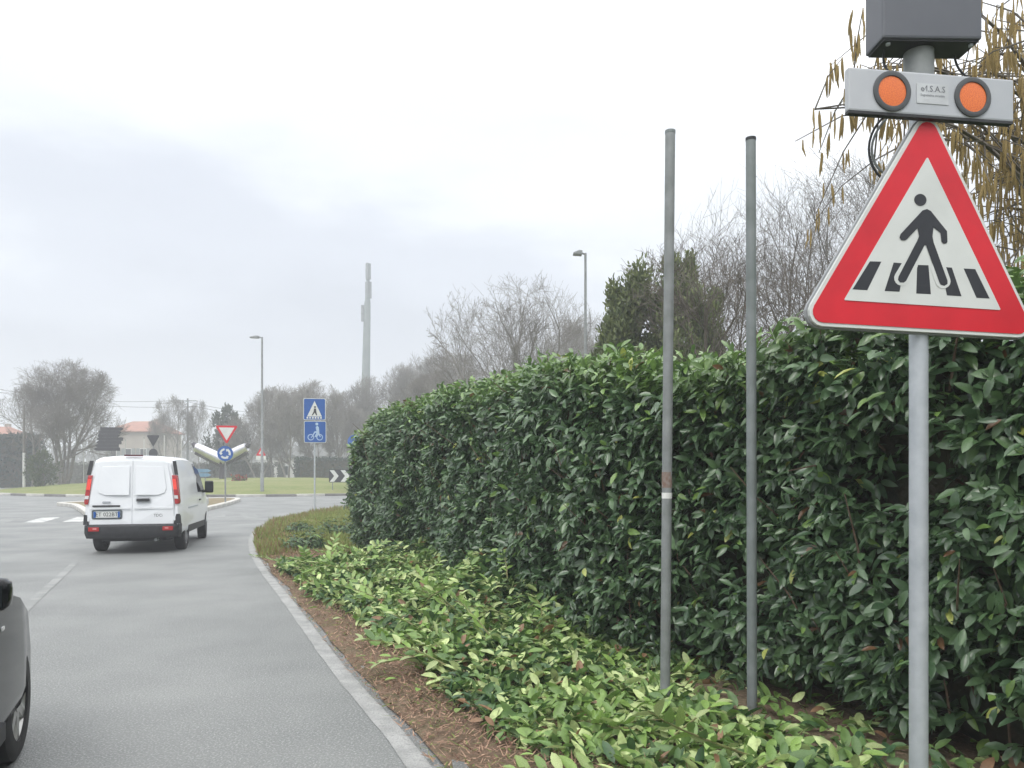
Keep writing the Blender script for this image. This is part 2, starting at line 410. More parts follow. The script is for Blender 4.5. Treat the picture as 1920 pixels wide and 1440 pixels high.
# central island mound with kerb stones
mb = MB(); NR, NA = 12, 72; vs_ = [(0, 0, 1.02)]
for i in range(1, NR+1):
    r = RI*i/NR
    for k in range(NA):
        a = 2*math.pi*k/NA; z = .13+.88*(1-(r/RI)**2)**.9+ (.04*float(fbm(np.array(r*math.cos(a)), np.array(r*math.sin(a)), .7)) if i < NR else 0)
        vs_.append((r*math.cos(a), r*math.sin(a), z))
fs = [(0, 1+k, 1+(k+1) % NA) for k in range(NA)]
for i in range(NR-1):
    for k in range(NA):
        a = 1+i*NA; fs.append((a+k, a+NA+k, a+NA+(k+1) % NA, a+(k+1) % NA))
isl = mb.add(vs_, fs).build('roundabout_island', M_isl, smooth=60); isl.location = (CX, CY, 0)
tag(isl, 'mown grass mound in the middle of the roundabout', kind='structure', cat='island')
kst = {}
def kerb_mesh(mat, ln):
    key = (mat.name, ln)
    if key not in kst: kst[key] = MB().box((0, 0, .07), (ln, .26, .16)).mesh('kerb_stone', None, .02, 1); kst[key].materials.append(mat)
    return kst[key]
seglen = 1.75; na = int(2*math.pi*(RI+.13)/seglen)
for k in range(na):
    a = 2*math.pi*k/na
    if math.sin(a) > .35: continue
    o = link('kerb_stone', kerb_mesh(M_kerbw if k % 2 else M_kerbd, 1.73), isl)
    o.location = ((RI+.12)*math.cos(a), (RI+.12)*math.sin(a), 0); o.rotation_euler = (0, 0, a+math.pi/2)

# splitter island
sp = catmull([(-10.9, 22.0), (-11.2, 25.5), (-12.1, 31), (-13.4, 37), (-14.6, 40.6), (-16.3, 40.3), (-18.8, 37.4), (-20.2, 34.6), (-18.5, 32.6),
              (-15.2, 27.5), (-12.8, 23.6), (-11.5, 21.7), (-10.9, 22.0)], 5)[:-1]
c0 = Vector((-14.5, 33)); mb = MB()
pts = [(p.x-c0.x, p.y-c0.y) for p in sp]
tri = tessellate_polygon([[Vector((x, y, 0)) for x, y in pts]])
mb.add([(x, y, .125) for x, y in pts], [tuple(t) for t in tri])
split = mb.build('traffic_island', M_split); split.location = (c0.x, c0.y, 0)
tag(split, 'low triangular splitter island with pale kerb at the roundabout mouth', kind='structure', cat='island')
acc = 0
for i in range(len(pts)):
    p, q = Vector(pts[i]), Vector(pts[(i+1) % len(pts)]); d = q-p
    o = link('kerb_stone', kerb_mesh(M_kerbw, round(d.length, 2)), split); m_ = (p+q)/2
    o.location = (m_.x, m_.y, 0); o.rotation_euler = (0, 0, math.atan2(d.y, d.x))

# ================================================================== HEDGE
HA = np.array([3.85, .3]); U = np.array([-.4300, .9028]); U = U/np.linalg.norm(U); HN = np.array([-U[1], U[0]])   # outward, towards the road
if HN[0] > 0: HN = -HN
HL = 16.1; HT = 1.25
def hq(s, q):  # s along the hedge, q out towards the road
    return HA[0]+U[0]*s+HN[0]*q, HA[1]+U[1]*s+HN[1]*q
def hh(s):
    h = 2.50+.05*fbm(s, s*0, 1.3)+.09*np.clip((3.9-s)/1.0, -1, 1)*-.4
    h = h-.22*np.clip((8.2-s)/2.0, 0, 1)-.07*np.exp(-((s-5.7)/.5)**2)+.15*np.clip((5.1-s)/.5, 0, 1)
    end = np.clip((s-(HL-2.2))/2.2, 0, 1)
    return h-.62*end**2.2
def off(s): return .30*np.clip((11.5-s)/4, 0, 1)*np.clip((s-5.0)/1.7, 0, 1)
def bulge(s, z): return off(s)+.4*off(s)*np.clip((1.3-z)/1.0, 0, 1)+.13*fbm(s, z, 1.5)+.05*fbm(s+5, z+3, 4.2)-.12*np.clip((z-2.1)/.4, 0, 1)**2-.10*np.clip((.5-z)/.5, 0, 1)
hbase = Vector((*hq(HL/2, -.6), 0))
hedge = empty('laurel_hedge', hbase, 0, 'tall clipped evergreen laurel hedge with glossy dark leaves along the verge', 'hedge')
hb = np.array(hbase)
# inner wood
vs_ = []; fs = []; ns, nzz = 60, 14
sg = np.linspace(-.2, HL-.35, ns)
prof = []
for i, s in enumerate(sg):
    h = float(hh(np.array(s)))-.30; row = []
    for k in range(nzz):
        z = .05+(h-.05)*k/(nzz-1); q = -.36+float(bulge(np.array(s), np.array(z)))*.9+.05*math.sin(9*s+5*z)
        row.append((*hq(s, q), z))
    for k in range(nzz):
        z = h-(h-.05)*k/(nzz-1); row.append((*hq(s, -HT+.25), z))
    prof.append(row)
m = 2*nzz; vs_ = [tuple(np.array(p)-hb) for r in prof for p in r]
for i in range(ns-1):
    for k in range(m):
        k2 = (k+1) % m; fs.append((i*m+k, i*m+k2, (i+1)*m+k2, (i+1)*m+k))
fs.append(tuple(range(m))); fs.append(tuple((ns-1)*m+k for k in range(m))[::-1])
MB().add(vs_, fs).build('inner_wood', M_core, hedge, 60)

def hedge_shoots(n, face):
    s = rng.uniform(-.1, HL, n)
    if face == 'front':
        z = rng.uniform(.06, 1, n)**.92*hh(s)
        dep = rng.uniform(0, 1, n)**1.6*.34
        hole = fbm(s*1.0+2, z*1.0, 2.6)+.5*fbm(s+7, z, 6.0)
        dep = dep + np.clip(hole-.42, 0, 1)*.35
        keep = rng.uniform(0, 1, n) > np.clip((hole-.38)*1.9, 0, .93)
        q = bulge(s, z)-dep
        s, z, q, dep = s[keep], z[keep], q[keep], dep[keep]
        outw = np.stack([np.full(len(s), HN[0]), np.full(len(s), HN[1]), np.zeros(len(s))], 1)
        x, y = hq(s, q)
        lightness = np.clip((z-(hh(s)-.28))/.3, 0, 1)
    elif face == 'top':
        q = -rng.uniform(-.02, HT, n); h = hh(s)
        q0 = q; q = off(s)+q*(1+off(s)/HT)
        z = h-rng.uniform(0, 1, n)**1.6*.25+.07*fbm(s*3, q*3, 2.0)-.18*np.clip((q0+.25)/.27, 0, 1)
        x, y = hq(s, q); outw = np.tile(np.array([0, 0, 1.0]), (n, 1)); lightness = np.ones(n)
    else:
        s = np.full(n, HL)-rng.uniform(0, 1, n)**1.6*.3; q = -rng.uniform(0, HT, n); z = rng.uniform(.05, 1, n)*hh(s)
        s = s+.1*fbm(q*2, z, 2.0); x, y = hq(s, q)
        outw = np.tile(np.array([U[0], U[1], 0]), (n, 1)); lightness = np.zeros(n)
    return np.stack([x, y, z], 1), outw, lightness, s

def shoot_leaves(P, O, light, per, size, greens):
    n = len(P); up = np.array([0, 0, 1.0])
    SD = norm(O*rng.uniform(.5, 1.0, (n, 1)) + up*rng.uniform(.1, .9, (n, 1)) + rng.normal(0, .42, (n, 3)))
    A = norm(np.cross(SD, rng.normal(0, 1, (n, 3)))); B = np.cross(SD, A)
    P_, D_, N_, L_, T_ = [], [], [], [], []
    sz = rng.uniform(.68, 1.3, n)*size
    shootcol = rng.uniform(0, 1, n)
    for k in range(per):
        t = k/per; ang = k*2.4+rng.uniform(0, 6.28, n)
        rad = A*np.cos(ang)[:, None]+B*np.sin(ang)[:, None]
        D = norm(SD*(.25+.6*t)+rad*(.95-.3*t)-up*rng.uniform(.15, .75, (n, 1))+O*.25+rng.normal(0, .3, (n, 3)))
        Nn = SD*.9+O*.35+up*.55+rng.normal(0, .45, (n, 3))
        P_.append(P+SD*(t*.16*sz/.12)[:, None]); D_.append(D); N_.append(Nn)
        L_.append(sz*rng.uniform(.75, 1.15, n)*(1-.25*t))
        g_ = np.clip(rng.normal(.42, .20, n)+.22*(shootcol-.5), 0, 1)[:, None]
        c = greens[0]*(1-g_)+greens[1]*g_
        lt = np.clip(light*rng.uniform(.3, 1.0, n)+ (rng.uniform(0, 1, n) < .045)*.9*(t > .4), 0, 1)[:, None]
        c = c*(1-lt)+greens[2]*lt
        yl = (rng.uniform(0, 1, n) < .006)[:, None]; c = np.where(yl, np.array([.42, .46, .12]), c)
        br = (rng.uniform(0, 1, n) < .012)[:, None]; c = np.where(br, np.array([.16, .085, .04]), c)
        T_.append(c)
    L_ = np.concatenate(L_)
    return np.concatenate(P_), np.concatenate(D_), np.concatenate(N_), L_, L_*rng.uniform(.36, .46, len(L_)), np.concatenate(T_)
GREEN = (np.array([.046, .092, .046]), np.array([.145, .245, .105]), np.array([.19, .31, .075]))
parts = []
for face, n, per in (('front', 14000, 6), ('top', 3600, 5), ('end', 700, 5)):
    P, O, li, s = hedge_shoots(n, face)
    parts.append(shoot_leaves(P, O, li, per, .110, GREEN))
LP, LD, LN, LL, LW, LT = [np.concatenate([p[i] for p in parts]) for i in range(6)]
# the 300 largest in view become leaves of their own
view = (LP[:, 1] > 2.2) & (np.abs(LP[:, 0]/LP[:, 1]) < .66) & ((EYE-LP[:, 2])/LP[:, 1] < .38)
face_d = (LP[:, 0]-HA[0])*HN[0]+(LP[:, 1]-HA[1])*HN[1]; s_all = (LP[:, 0]-HA[0])*U[0]+(LP[:, 1]-HA[1])*U[1]
score = np.where(view & (face_d > -.03+off(s_all)), LL/LP[:, 1], 0)
top = np.argsort(-score)[:300]; rest = np.ones(len(LP), bool); rest[top] = False
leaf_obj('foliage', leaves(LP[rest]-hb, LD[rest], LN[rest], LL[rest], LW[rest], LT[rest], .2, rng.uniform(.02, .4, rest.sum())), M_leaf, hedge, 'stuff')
def leaf_variants(tints, wr=.42):
    out = []
    for i, c in enumerate(tints):
        d = leaves(np.zeros((1, 3)), np.array([[0, 1.0, 0]]), np.array([[0, 0, 1.0]]), 1.0, wr+.03*math.sin(i*2.1), np.array([c]), .2, .05+.3*((i*37) % 10)/10)
        me = np_mesh('leaf', *d[:3], d[3], True); out.append(me)
    return out
def leaf_matrix(p, d, n, ln):
    d = Vector(d).normalized(); n = Vector(n); n = (n-d*n.dot(d)).normalized(); x = d.cross(n)
    m = Matrix((x, d, n)).transposed().to_4x4(); return Matrix.Translation(Vector(p)) @ m @ Matrix.Scale(ln, 4)
hv = leaf_variants([GREEN[0]*(1-t)+GREEN[1]*t for t in (.1, .25, .35, .45, .55, .7, .85, 1.0)]+[np.array([.09, .17, .05]), np.array([.13, .22, .06])])
for me in hv: me.materials.append(M_leaf)
for j, i in enumerate(top):
    o = link('leaf', hv[j % 8 if j % 23 else 8+(j//23) % 2], hedge); o.matrix_local = leaf_matrix(LP[i]-hb, LD[i], LN[i], float(LL[i]))
# bare twigs showing through the leaves
mb = MB()
for k in range(230):
    s = rng.uniform(.5, HL-.4); z = rng.uniform(.1, 2.25); q = float(bulge(np.array(s), np.array(z)))-rng.uniform(.02, .2)
    p = np.array([*hq(s, q), z])-hb; d = np.array([HN[0]*.25, HN[1]*.25, 1.0])+rng.normal(0, .35, 3); d /= np.linalg.norm(d); ln = rng.uniform(.25, .6)
    mid = p+d*ln*.5+rng.normal(0, .03, 3)
    mb.tube([p, mid, p+d*ln+rng.normal(0, .05, 3)], [.007, .006, .003], 4)
mb.build('bare_twigs', M_twig, hedge)['kind'] = 'stuff'

# ------------------------------------------------------------------ cuttings on the verge
def s_of(x, y): return (x-HA[0])*U[0]+(y-HA[1])*U[1]
def verge_z(s, q): return .075
def pile_h(s, q):
    edge = 1.80+.20*fbm(s, s*0+1, 1.9)
    t = np.clip(1-q/edge, 0, 1)
    end = np.clip((13.9-s)/2.0, 0, 1)
    near = np.clip((7.4-s)/1.5, 0, 1)
    h = ((.08-.04*near)+(.40-.35*near)*(.6+.55*fbm(s, q, 1.7)+.3*fbm(s+3, q+1, 4.5)))*np.sqrt(t)*end*(1-near*np.clip((.75-q)/.4, 0, .9))
    return np.where((q < edge) & (end > 0), np.maximum(h, .03), 0), (q < edge) & (end > 0)
cb = np.array([*hq(5, .7), .07])
n = 27000
s = rng.uniform(.4, 14.2, n)**1.0; q = rng.uniform(-.2, 1.9, n)
h, inn = pile_h(s, q); keep = inn & (rng.uniform(0, 1, n) < 1.15-.25*(s > 9)-.95*((s < 5.6) & (q < .5)))
s, q, h = s[keep], q[keep], h[keep]; n = len(s)
x, y = hq(s, q); z = .07+h*rng.uniform(.5, 1.08, n)+rng.uniform(0, .03, n)
P = np.stack([x, y, z], 1)-cb
ang = rng.uniform(0, 6.28, n); D = np.stack([np.cos(ang), np.sin(ang), rng.normal(.05, .6, n)], 1)
Nn = np.stack([rng.normal(0, .7, n), rng.normal(0, .7, n), np.ones(n)], 1)
clump = .5+.5*fbm(s, q, 2.2)
gm = np.clip(rng.normal(.42, .22, n)+.75*(clump-.5), 0, 1)[:, None]
CG = (np.array([.05, .11, .045]), np.array([.25, .39, .095]), np.array([.54, .65, .28]))
c = CG[0]*(1-gm)+CG[1]*gm
pale = (rng.uniform(0, 1, n) < .26)[:, None]; c = np.where(pale, CG[2]*rng.uniform(.7, 1.1, (n, 1)), c)
bz = (rng.uniform(0, 1, n) < .03)[:, None]; c = np.where(bz, np.array([.26, .15, .08]), c)
Ln = rng.uniform(.075, .135, n)
cut = leaf_obj('hedge_cuttings', leaves(P, D, Nn, Ln, Ln*.42, c, .2, rng.uniform(-.1, .35, n)), M_cut, None, 'stuff')
cut.location = cb; tag(cut, 'long heap of freshly cut laurel leaves along the foot of the hedge', 'cuttings')
# whole cut branches thrown on the heap
cv = leaf_variants([CG[0]*(1-t)+CG[1]*t for t in (.3, .6, .85, 1.0)]+[CG[2]*.8, CG[2]*.62, np.array([.24, .34, .10])])
for me in cv: me.materials.append(M_cut)
protos = []
for v in range(6):
    ln = .38+.07*v; bend = .12*math.sin(v*1.7)
    path = [Vector((bend*math.sin(t*2.5), ln*t, .03*math.sin(t*3))) for t in np.linspace(0, 1, 6)]
    sm = MB().tube(path, [.007, .0065, .006, .005, .004, .0025], 5).mesh('stem', 60); sm.materials.append(M_stem)
    lf = []
    for k in range(9+v):
        t = .18+.8*k/(9+v); i = min(4, int(t*5)); f = t*5-i; p = path[i].lerp(path[i+1], f)
        sd = 1 if k % 2 else -1; a = random.uniform(.5, 1.1)
        d = Vector((sd*math.sin(a), math.cos(a), random.uniform(-.1, .45)))
        nn = Vector((random.gauss(0, .3), random.gauss(0, .2), 1)) if random.random() > .3 else Vector((random.gauss(0, .5), .2, -1))
        lf.append((cv[random.randrange(len(cv)) if random.random() < .7 else 3], leaf_matrix(p, d, nn, random.uniform(.09, .135))))
    protos.append((sm, lf))
spots = []
while len(spots) < 96:
    s = random.uniform(3.7, 13.4); q = random.uniform(.0, 1.7)
    if q < .4 or (s < 6 and q < .85): continue
    h_, ok = pile_h(np.array(s), np.array(q))
    if ok and all((s-a)**2+(q-b)**2 > .055 for a, b, *_ in spots): spots.append((s, q, float(h_)))
LBL = 'cut laurel branch lying on the heap of hedge cuttings'
for i, (s, q, h_) in enumerate(spots):
    sm, lf = protos[i % 6]
    r = empty('cut_branch', (*hq(s, q), .075+h_*1.0), 0, LBL, 'branch', 'cut branches strewn along the hedge foot')
    r.rotation_euler = (random.gauss(0, .2)+(.18 if s > 6.5 else .02), random.gauss(0, .3), random.uniform(0, 6.28))
    link('stem', sm, r)
    for me, mm in lf: link('leaf', me, r).matrix_local = mm
# single leaves blown on to the bare strip
nf = 0
while nf < 26:
    s = random.uniform(2.6, 10.5); q = random.uniform(1.6, 2.14)
    o = link('fallen_leaf', cv[random.choice([3, 4, 5, 6, 6])]); ln = random.uniform(.07, .12)
    a = random.uniform(0, 6.28)
    o.matrix_world = leaf_matrix((*hq(s, q), .095), (math.cos(a), math.sin(a), random.uniform(-.05, .2)), (random.gauss(0, .3), random.gauss(0, .3), 1), ln)
    tag(o, 'single pale green leaf lying loose on the brown litter strip', 'leaf', 'loose leaves on the litter strip'); nf += 1
# brown litter and dry grass along the road edge
def edge_pts(n, i0, i1, q0, q1):
    t = rng.uniform(i0, i1, n); i = t.astype(int); f = t-i
    E = np.array([[p.x, p.y] for p in EDGE]); p = E[i]*(1-f)[:, None]+E[i+1]*f[:, None]
    d = norm(E[np.minimum(i+2, len(E)-1)]-E[np.maximum(i-1, 0)]); nr = np.stack([d[:, 1], -d[:, 0]], 1)
    q = rng.uniform(q0, q1, n); return p+nr*q[:, None], q
n = 34000; p, q = edge_pts(n, 12, 62, -.06, 1.15)
q_ = np.clip(q/.9, 0, 1); keep = rng.uniform(0, 1, n) < np.where(q < .1, .55, 1.0)
p, q_ = p[keep], q_[keep]; n = len(p)
z = .02+.055*np.clip(q_*3, 0, 1)+rng.uniform(0, .02, n)
a = rng.uniform(0, 6.28, n); D = np.stack([np.cos(a), np.sin(a), rng.uniform(-.05, .55, n)], 1)*rng.uniform(.015, .075, n)[:, None]
g_ = rng.uniform(0, 1, (n, 1)); c = np.array([.13, .075, .055])*(1-g_)+np.array([.45, .30, .21])*g_
gr = (rng.uniform(0, 1, n) < .16)[:, None]; c = np.where(gr, np.array([.17, .21, .07]), c)
lit = leaf_obj('leaf_litter', blades(np.stack([p[:, 0], p[:, 1], z], 1), D, rng.uniform(.003, .011, n), c), M_dry, None, 'stuff', False)
tag(lit, 'reddish brown dry grass and leaf litter beside the road line', 'litter')
# rough grass on the far corner of the verge
n = 60000; p, q = edge_pts(n, 54, 128, -.05, 3.4)
dn = fbm(p[:, 0], p[:, 1], 1.6); keep = rng.uniform(0, 1, n) < .7+.5*dn
p, q, dn = p[keep], q[keep], dn[keep]; n = len(p)
D = np.stack([rng.normal(0, .04, n), rng.normal(0, .04, n), rng.uniform(.05, .17, n)*(1+.4*dn)], 1)
g_ = np.clip(rng.uniform(0, 1, n)*.7+.3*(.5+dn*.5), 0, 1)[:, None]; c = np.array([.14, .20, .05])*(1-g_)+np.array([.31, .33, .115])*g_
br = (rng.uniform(0, 1, n) < np.where(q < .8, .35, .05))[:, None]; c = np.where(br, np.array([.25, .165, .09]), c)
gr = leaf_obj('verge_grass', blades(np.stack([p[:, 0], p[:, 1], np.full(n, .03)], 1), D, rng.uniform(.012, .03, n), c), M_grass_b, None, 'stuff', False)
tag(gr, 'rough yellowish grass on the verge corner beyond the hedge', 'grass')
# low clumps of bramble on that corner
def clump(loc, r, h, label, n=420, cols=CG):
    o = empty('low_shrub', (*loc, .05), 0, label, 'shrub', None)
    v = norm(rng.normal(0, 1, (n, 3))); v[:, 2] = np.abs(v[:, 2]); rr = rng.uniform(.45, 1.05, (n, 1))
    P = v*rr*np.array([r, r, h]); Nn = v+rng.normal(0, .4, (n, 3))+np.array([0, 0, .4]); D = np.cross(Nn, rng.normal(0, 1, (n, 3)))
    g_ = rng.uniform(0, 1, (n, 1))**1.5; c = np.array([.03, .07, .03])*(1-g_)+np.array([.12, .20, .06])*g_
    leaf_obj('foliage', leaves(P, D, Nn, rng.uniform(.08, .13, n), rng.uniform(.03, .05, n), c), M_cut, o, 'stuff')
    mb = MB()
    for k in range(7):
        a = k*.9; mb.tube([(0, 0, -.03), (.4*r*math.cos(a), .4*r*math.sin(a), .5*h), (.8*r*math.cos(a), .8*r*math.sin(a), .8*h)], [.012, .008, .004], 4)
    mb.build('stems', M_twig, o)
clump((-3.85, 14.4), .50, .34, 'dark leafy clump at the far end of the heap of cuttings')
clump((-3.95, 17.6), .62, .42, 'leafy clump in the rough grass off the end of the hedge')
clump((-5.0, 18.2), .40, .26, 'smallest leafy clump, nearest the kerb on the grass corner')

# ================================================================== ROADSIDE SIGN
PX, PY = 1.458, 2.76
sg = empty('pedestrian_crossing_sign', (PX, PY, .05), R(8), 'red bordered triangular pedestrian warning sign with twin amber lamps on a post', 'road sign')
MB().tube([(0, 0, -.1), (0, 0, 3.06)], .0315, 24).build('post', M_galv, sg, 60)
def face(off):  # front plane of things on the post, towards the camera
    return lambda u, v: (u, off, v)
ROLL = R(-1.6)
zc = 2.20        # centroid-ish height of the triangle, local
def tri_pt(u, v): # roll about (0, zc)
    cs, sn = math.cos(ROLL), math.sin(ROLL); return (u*cs-v*sn-.014, u*sn+v*cs+zc)
S = .3056/F*2.70   # metres per pixel of the survey crop, at the plate
def zp(x, y):
    du, dv = (x-838)*S*1.12, -(y-1000)*S
    a = R(2.1); return (du*math.cos(a)-dv*math.sin(a), du*math.sin(a)+dv*math.cos(a))
HS = .462
tri_o = [(0, .60), (-HS, .60-HS*1.735), (HS, .60-HS*1.735)]
def inset(T, d):
    c = Vector((0, .60-HS*1.735*2/3)); f = 1-d/(HS*1.735/3); return [tuple(c+(Vector(p)-c)*f) for p in T]
def slab(pts, y0, y1, name, mat, parent, bevel=0, xf=None):
    xf = xf or tri_pt
    p2 = [xf(*p) for p in pts]
    return MB().prism(p2, lambda u, v: (u, y0, v), lambda u, v: (u, y1, v)).build(name, mat, parent, None, bevel)
vshift = -.60+HS*1.735*.30+ .02
def T(pts, dv): return [(u, v+dv) for u, v in pts]
DV = -.055
plate = slab(T(round_poly(tri_o, .050), DV), -.048, -.034, 'sign_plate', M_white, sg)
slab(T(round_poly(inset(tri_o, -.006), .055), DV), -.0335, -.020, 'plate_rim', M_rim, sg)
slab(T(round_poly(inset(tri_o, .012), .038), DV), -.0505, -.0482, 'red_border', M_red, plate)
slab(T(round_poly(inset(tri_o, .093), .003, 2), DV), -.0530, -.0507, 'white_field', M_white, plate)
stripes = [[(515, 912), (582, 912), (498, 1088), (412, 1085)], [(655, 915), (722, 918), (688, 1092), (600, 1090)],
           [(795, 925), (862, 925), (875, 1102), (788, 1100)], [(940, 932), (1003, 935), (1060, 1110), (972, 1107)], [(1075, 938), (1145, 940), (1232, 1120), (1152, 1117)]]
pdv = -.066
pic = lambda x, y: (lambda t: (t[0], t[1]+pdv))(zp(x, y))
for st in stripes:
    slab([pic(*p) for p in st], -.0537, -.0531, 'crossing_bar', M_black, plate)
def capsule(a, b, r, n=8):
    a, b = Vector(a), Vector(b); d = math.atan2(b.y-a.y, b.x-a.x); o_ = []
    for k in range(n+1): t = d-math.pi/2+math.pi*k/n; o_.append((b.x+r*math.cos(t), b.y+r*math.sin(t)))
    for k in range(n+1): t = d+math.pi/2+math.pi*k/n; o_.append((a.x+r*math.cos(t), a.y+r*math.sin(t)))
    return o_
for a, b in (((752, 925), (702, 1010)), ((922, 945), (948, 1020))):
    slab([pic(*p) for p in capsule(a, b, 46)], -.0543, -.0538, 'leg_outline', M_white, plate)
body_pts = [(855, 580), (828, 590), (800, 622), (696, 740), (690, 762), (700, 776), (722, 778), (735, 768), (797, 700), (806, 748), (796, 775),
            (682, 1000), (678, 1020), (690, 1036), (712, 1036), (726, 1026), (838, 803), (848, 803), (922, 1020), (932, 1042), (955, 1049), (974, 1038), (975, 1018),
            (893, 785), (886, 748), (893, 690), (935, 724), (941, 778), (950, 788), (968, 788), (976, 778), (974, 712), (912, 635), (878, 592)]
slab([pic(*p) for p in body_pts], -.0550, -.0544, 'walking_figure', M_black, plate)
slab([pic(*p) for p in circ(816, 525, 36)], -.0550, -.0531, 'figure_head', M_black, plate)
for z in (1.97, 2.42):
    MB().tube([(0, 0, z-.015), (0, 0, z+.015)], .038, 16).build('clamp', M_galv, sg, 50)
# lamp bar
bm_ = empty('tmp', (0, 0, 0)); bpy.data.objects.remove(bm_)
bz0, bz1, bx0, bx1 = 2.692, 2.840, -.318, .312
bar = MB().box(((bx0+bx1)/2, -.064, (bz0+bz1)/2), (bx1-bx0, .026, bz1-bz0)).build('lamp_bar', M_bar, sg, None, .006)
MB().box(((bx0+bx1)/2, -.064, bz0-.004), (bx1-bx0-.004, .024, .010)).build('bar_underside', M_blackp, bar)
for cx, cz in ((-.157, 2.766), (.150, 2.766)):
    mb = MB(); prof = [(.070, -.0772), (.070, -.082), (.064, -.0845), (.053, -.083), (.052, -.079)]; vs_ = []; nn = 40
    for r_, y_ in prof:
        for k in range(nn): a = 2*math.pi*k/nn; vs_.append((cx+r_*math.cos(a), y_, cz+r_*math.sin(a)))
    fs = [(i*nn+k, i*nn+(k+1) % nn, (i+1)*nn+(k+1) % nn, (i+1)*nn+k) for i in range(len(prof)-1) for k in range(nn)]
    mb.add(vs_, fs).build('lamp_ring', M_ring, bar, 40)
    mb = MB(); vs_ = [(cx, -.0815, cz)]; fs = []
    for i, (r_, y_) in enumerate(((.02, -.0813), (.04, -.0805), (.0525, -.0795))):
        for k in range(nn): a = 2*math.pi*k/nn; vs_.append((cx+r_*math.cos(a), y_, cz+r_*math.sin(a)))
    fs += [(0, 1+k, 1+(k+1) % nn) for k in range(nn)]
    for i in range(2): fs += [(1+i*nn+k, 1+i*nn+(k+1) % nn, 1+(i+1)*nn+(k+1) % nn, 1+(i+1)*nn+k) for k in range(nn)]
    mb.add(vs_, fs).build('amber_lens', M_amber, bar, 60)
slab(rrect(-.064, .057, 2.732, 2.802, .003, 2), -.0792, -.0772, 'maker_plate', pm('maker_plate_grey', (.56, .58, .60), None, 9, .4), bar, 0, lambda u, v: (u, v))
Mtxt = pm('print_grey', (.16, .17, .19), None, 9, .6)
for txt, size, x, z in (('e\u2044I.S.A.S', .030, -.003, 2.783), ('Segnaletica stradale', .0118, -.004, 2.761)):
    me = text_mesh(txt, size); o = link('lettering', me, bar, Mtxt); o.location = (x, -.0800, z); o.rotation_euler = (R(90), 0, 0)
# box on top
bx = MB().box((0, 0, .21), (.352, .128, .42)).build('control_box', M_box, sg, None, .008); bx.location = (.004, -.015, 2.962); bx.rotation_euler = (0, 0, R(-6.5))
MB().tube([(0, .0, 2.80), (0, .0, 2.953)], .050, 24).build('collar', M_galvw, sg, 50)
MB().box((0, 0, -.0035), (.335, .112, .006)).build('box_underside', M_blackp, bx)
for xx, yy in ((-.145, -.04), (.15, -.04)):
    MB().tube([(xx, yy, -.014), (xx, yy, -.0068)], .008, 8).build('bolt', M_galv, bx)
# cables
def bez(p0, p1, p2, p3, n=14):
    p0, p1, p2, p3 = map(Vector, (p0, p1, p2, p3))
    return [p0*(1-t)**3+p1*3*t*(1-t)**2+p2*3*t*t*(1-t)+p3*t**3 for t in np.linspace(0, 1, n)]
MB().tube(bez((-.10, .03, 2.73), (-.20, .035, 2.63), (-.17, .035, 2.52), (-.05, .02, 2.50)), .0045, 8).build('cable', M_galvw, sg, 60)
MB().tube(bez((-.115, .03, 2.73), (-.215, .03, 2.64), (-.18, .035, 2.50), (-.05, .02, 2.47)), .0045, 8).build('cable', M_blackp, sg, 60)
MB().tube(bez((.14, .0, 2.96), (.17, .03, 2.93), (.19, .03, 2.90), (.20, -.04, 2.842)), .004, 8).build('cable', M_blackp, sg, 60)
MB().tube(bez((-.13, .0, 2.96), (-.13, .02, 2.93), (-.12, .03, 2.90), (-.12, -.04, 2.842)), .004, 8).build('cable', M_blackp, sg, 60)

# bare posts
def bare_post(x0, y0, ztop, tiltx, label, mat, extra=False):
    o = empty('bare_post', (x0, y0, .06), 0, label, 'post', None)
    MB().tube([(0, 0, -.1), (tiltx*.5, 0, ztop/2), (tiltx, 0, ztop)], .030, 24, False).build('pole', mat, o, 60)
    MB().tube([(tiltx, 0, ztop-.012), (tiltx, 0, ztop+.006)], .0315, 24).build('end_cap', M_blackp if not extra else M_galvw2, o, 50)
    if extra:
        t = 1.355/ztop; MB().tube([(tiltx*t, 0, 1.28), (tiltx*t, 0, 1.315)], .0308, 24, False).build('sticker', M_sticker, o, 60)
        MB().tube([(tiltx*t, 0, 1.345), (tiltx*t, 0, 1.44)], .0306, 24, False).build('rust_band', M_rust, o, 60)
    return o
bare_post(.925, 4.66, 3.50, .033, 'bare weathered steel post with a small white sticker standing in the cuttings', M_galvw, True)
bare_post(1.463, 4.69, 3.47, -.008, 'bare grey steel post without sticker standing against the hedge face', M_galvw2)

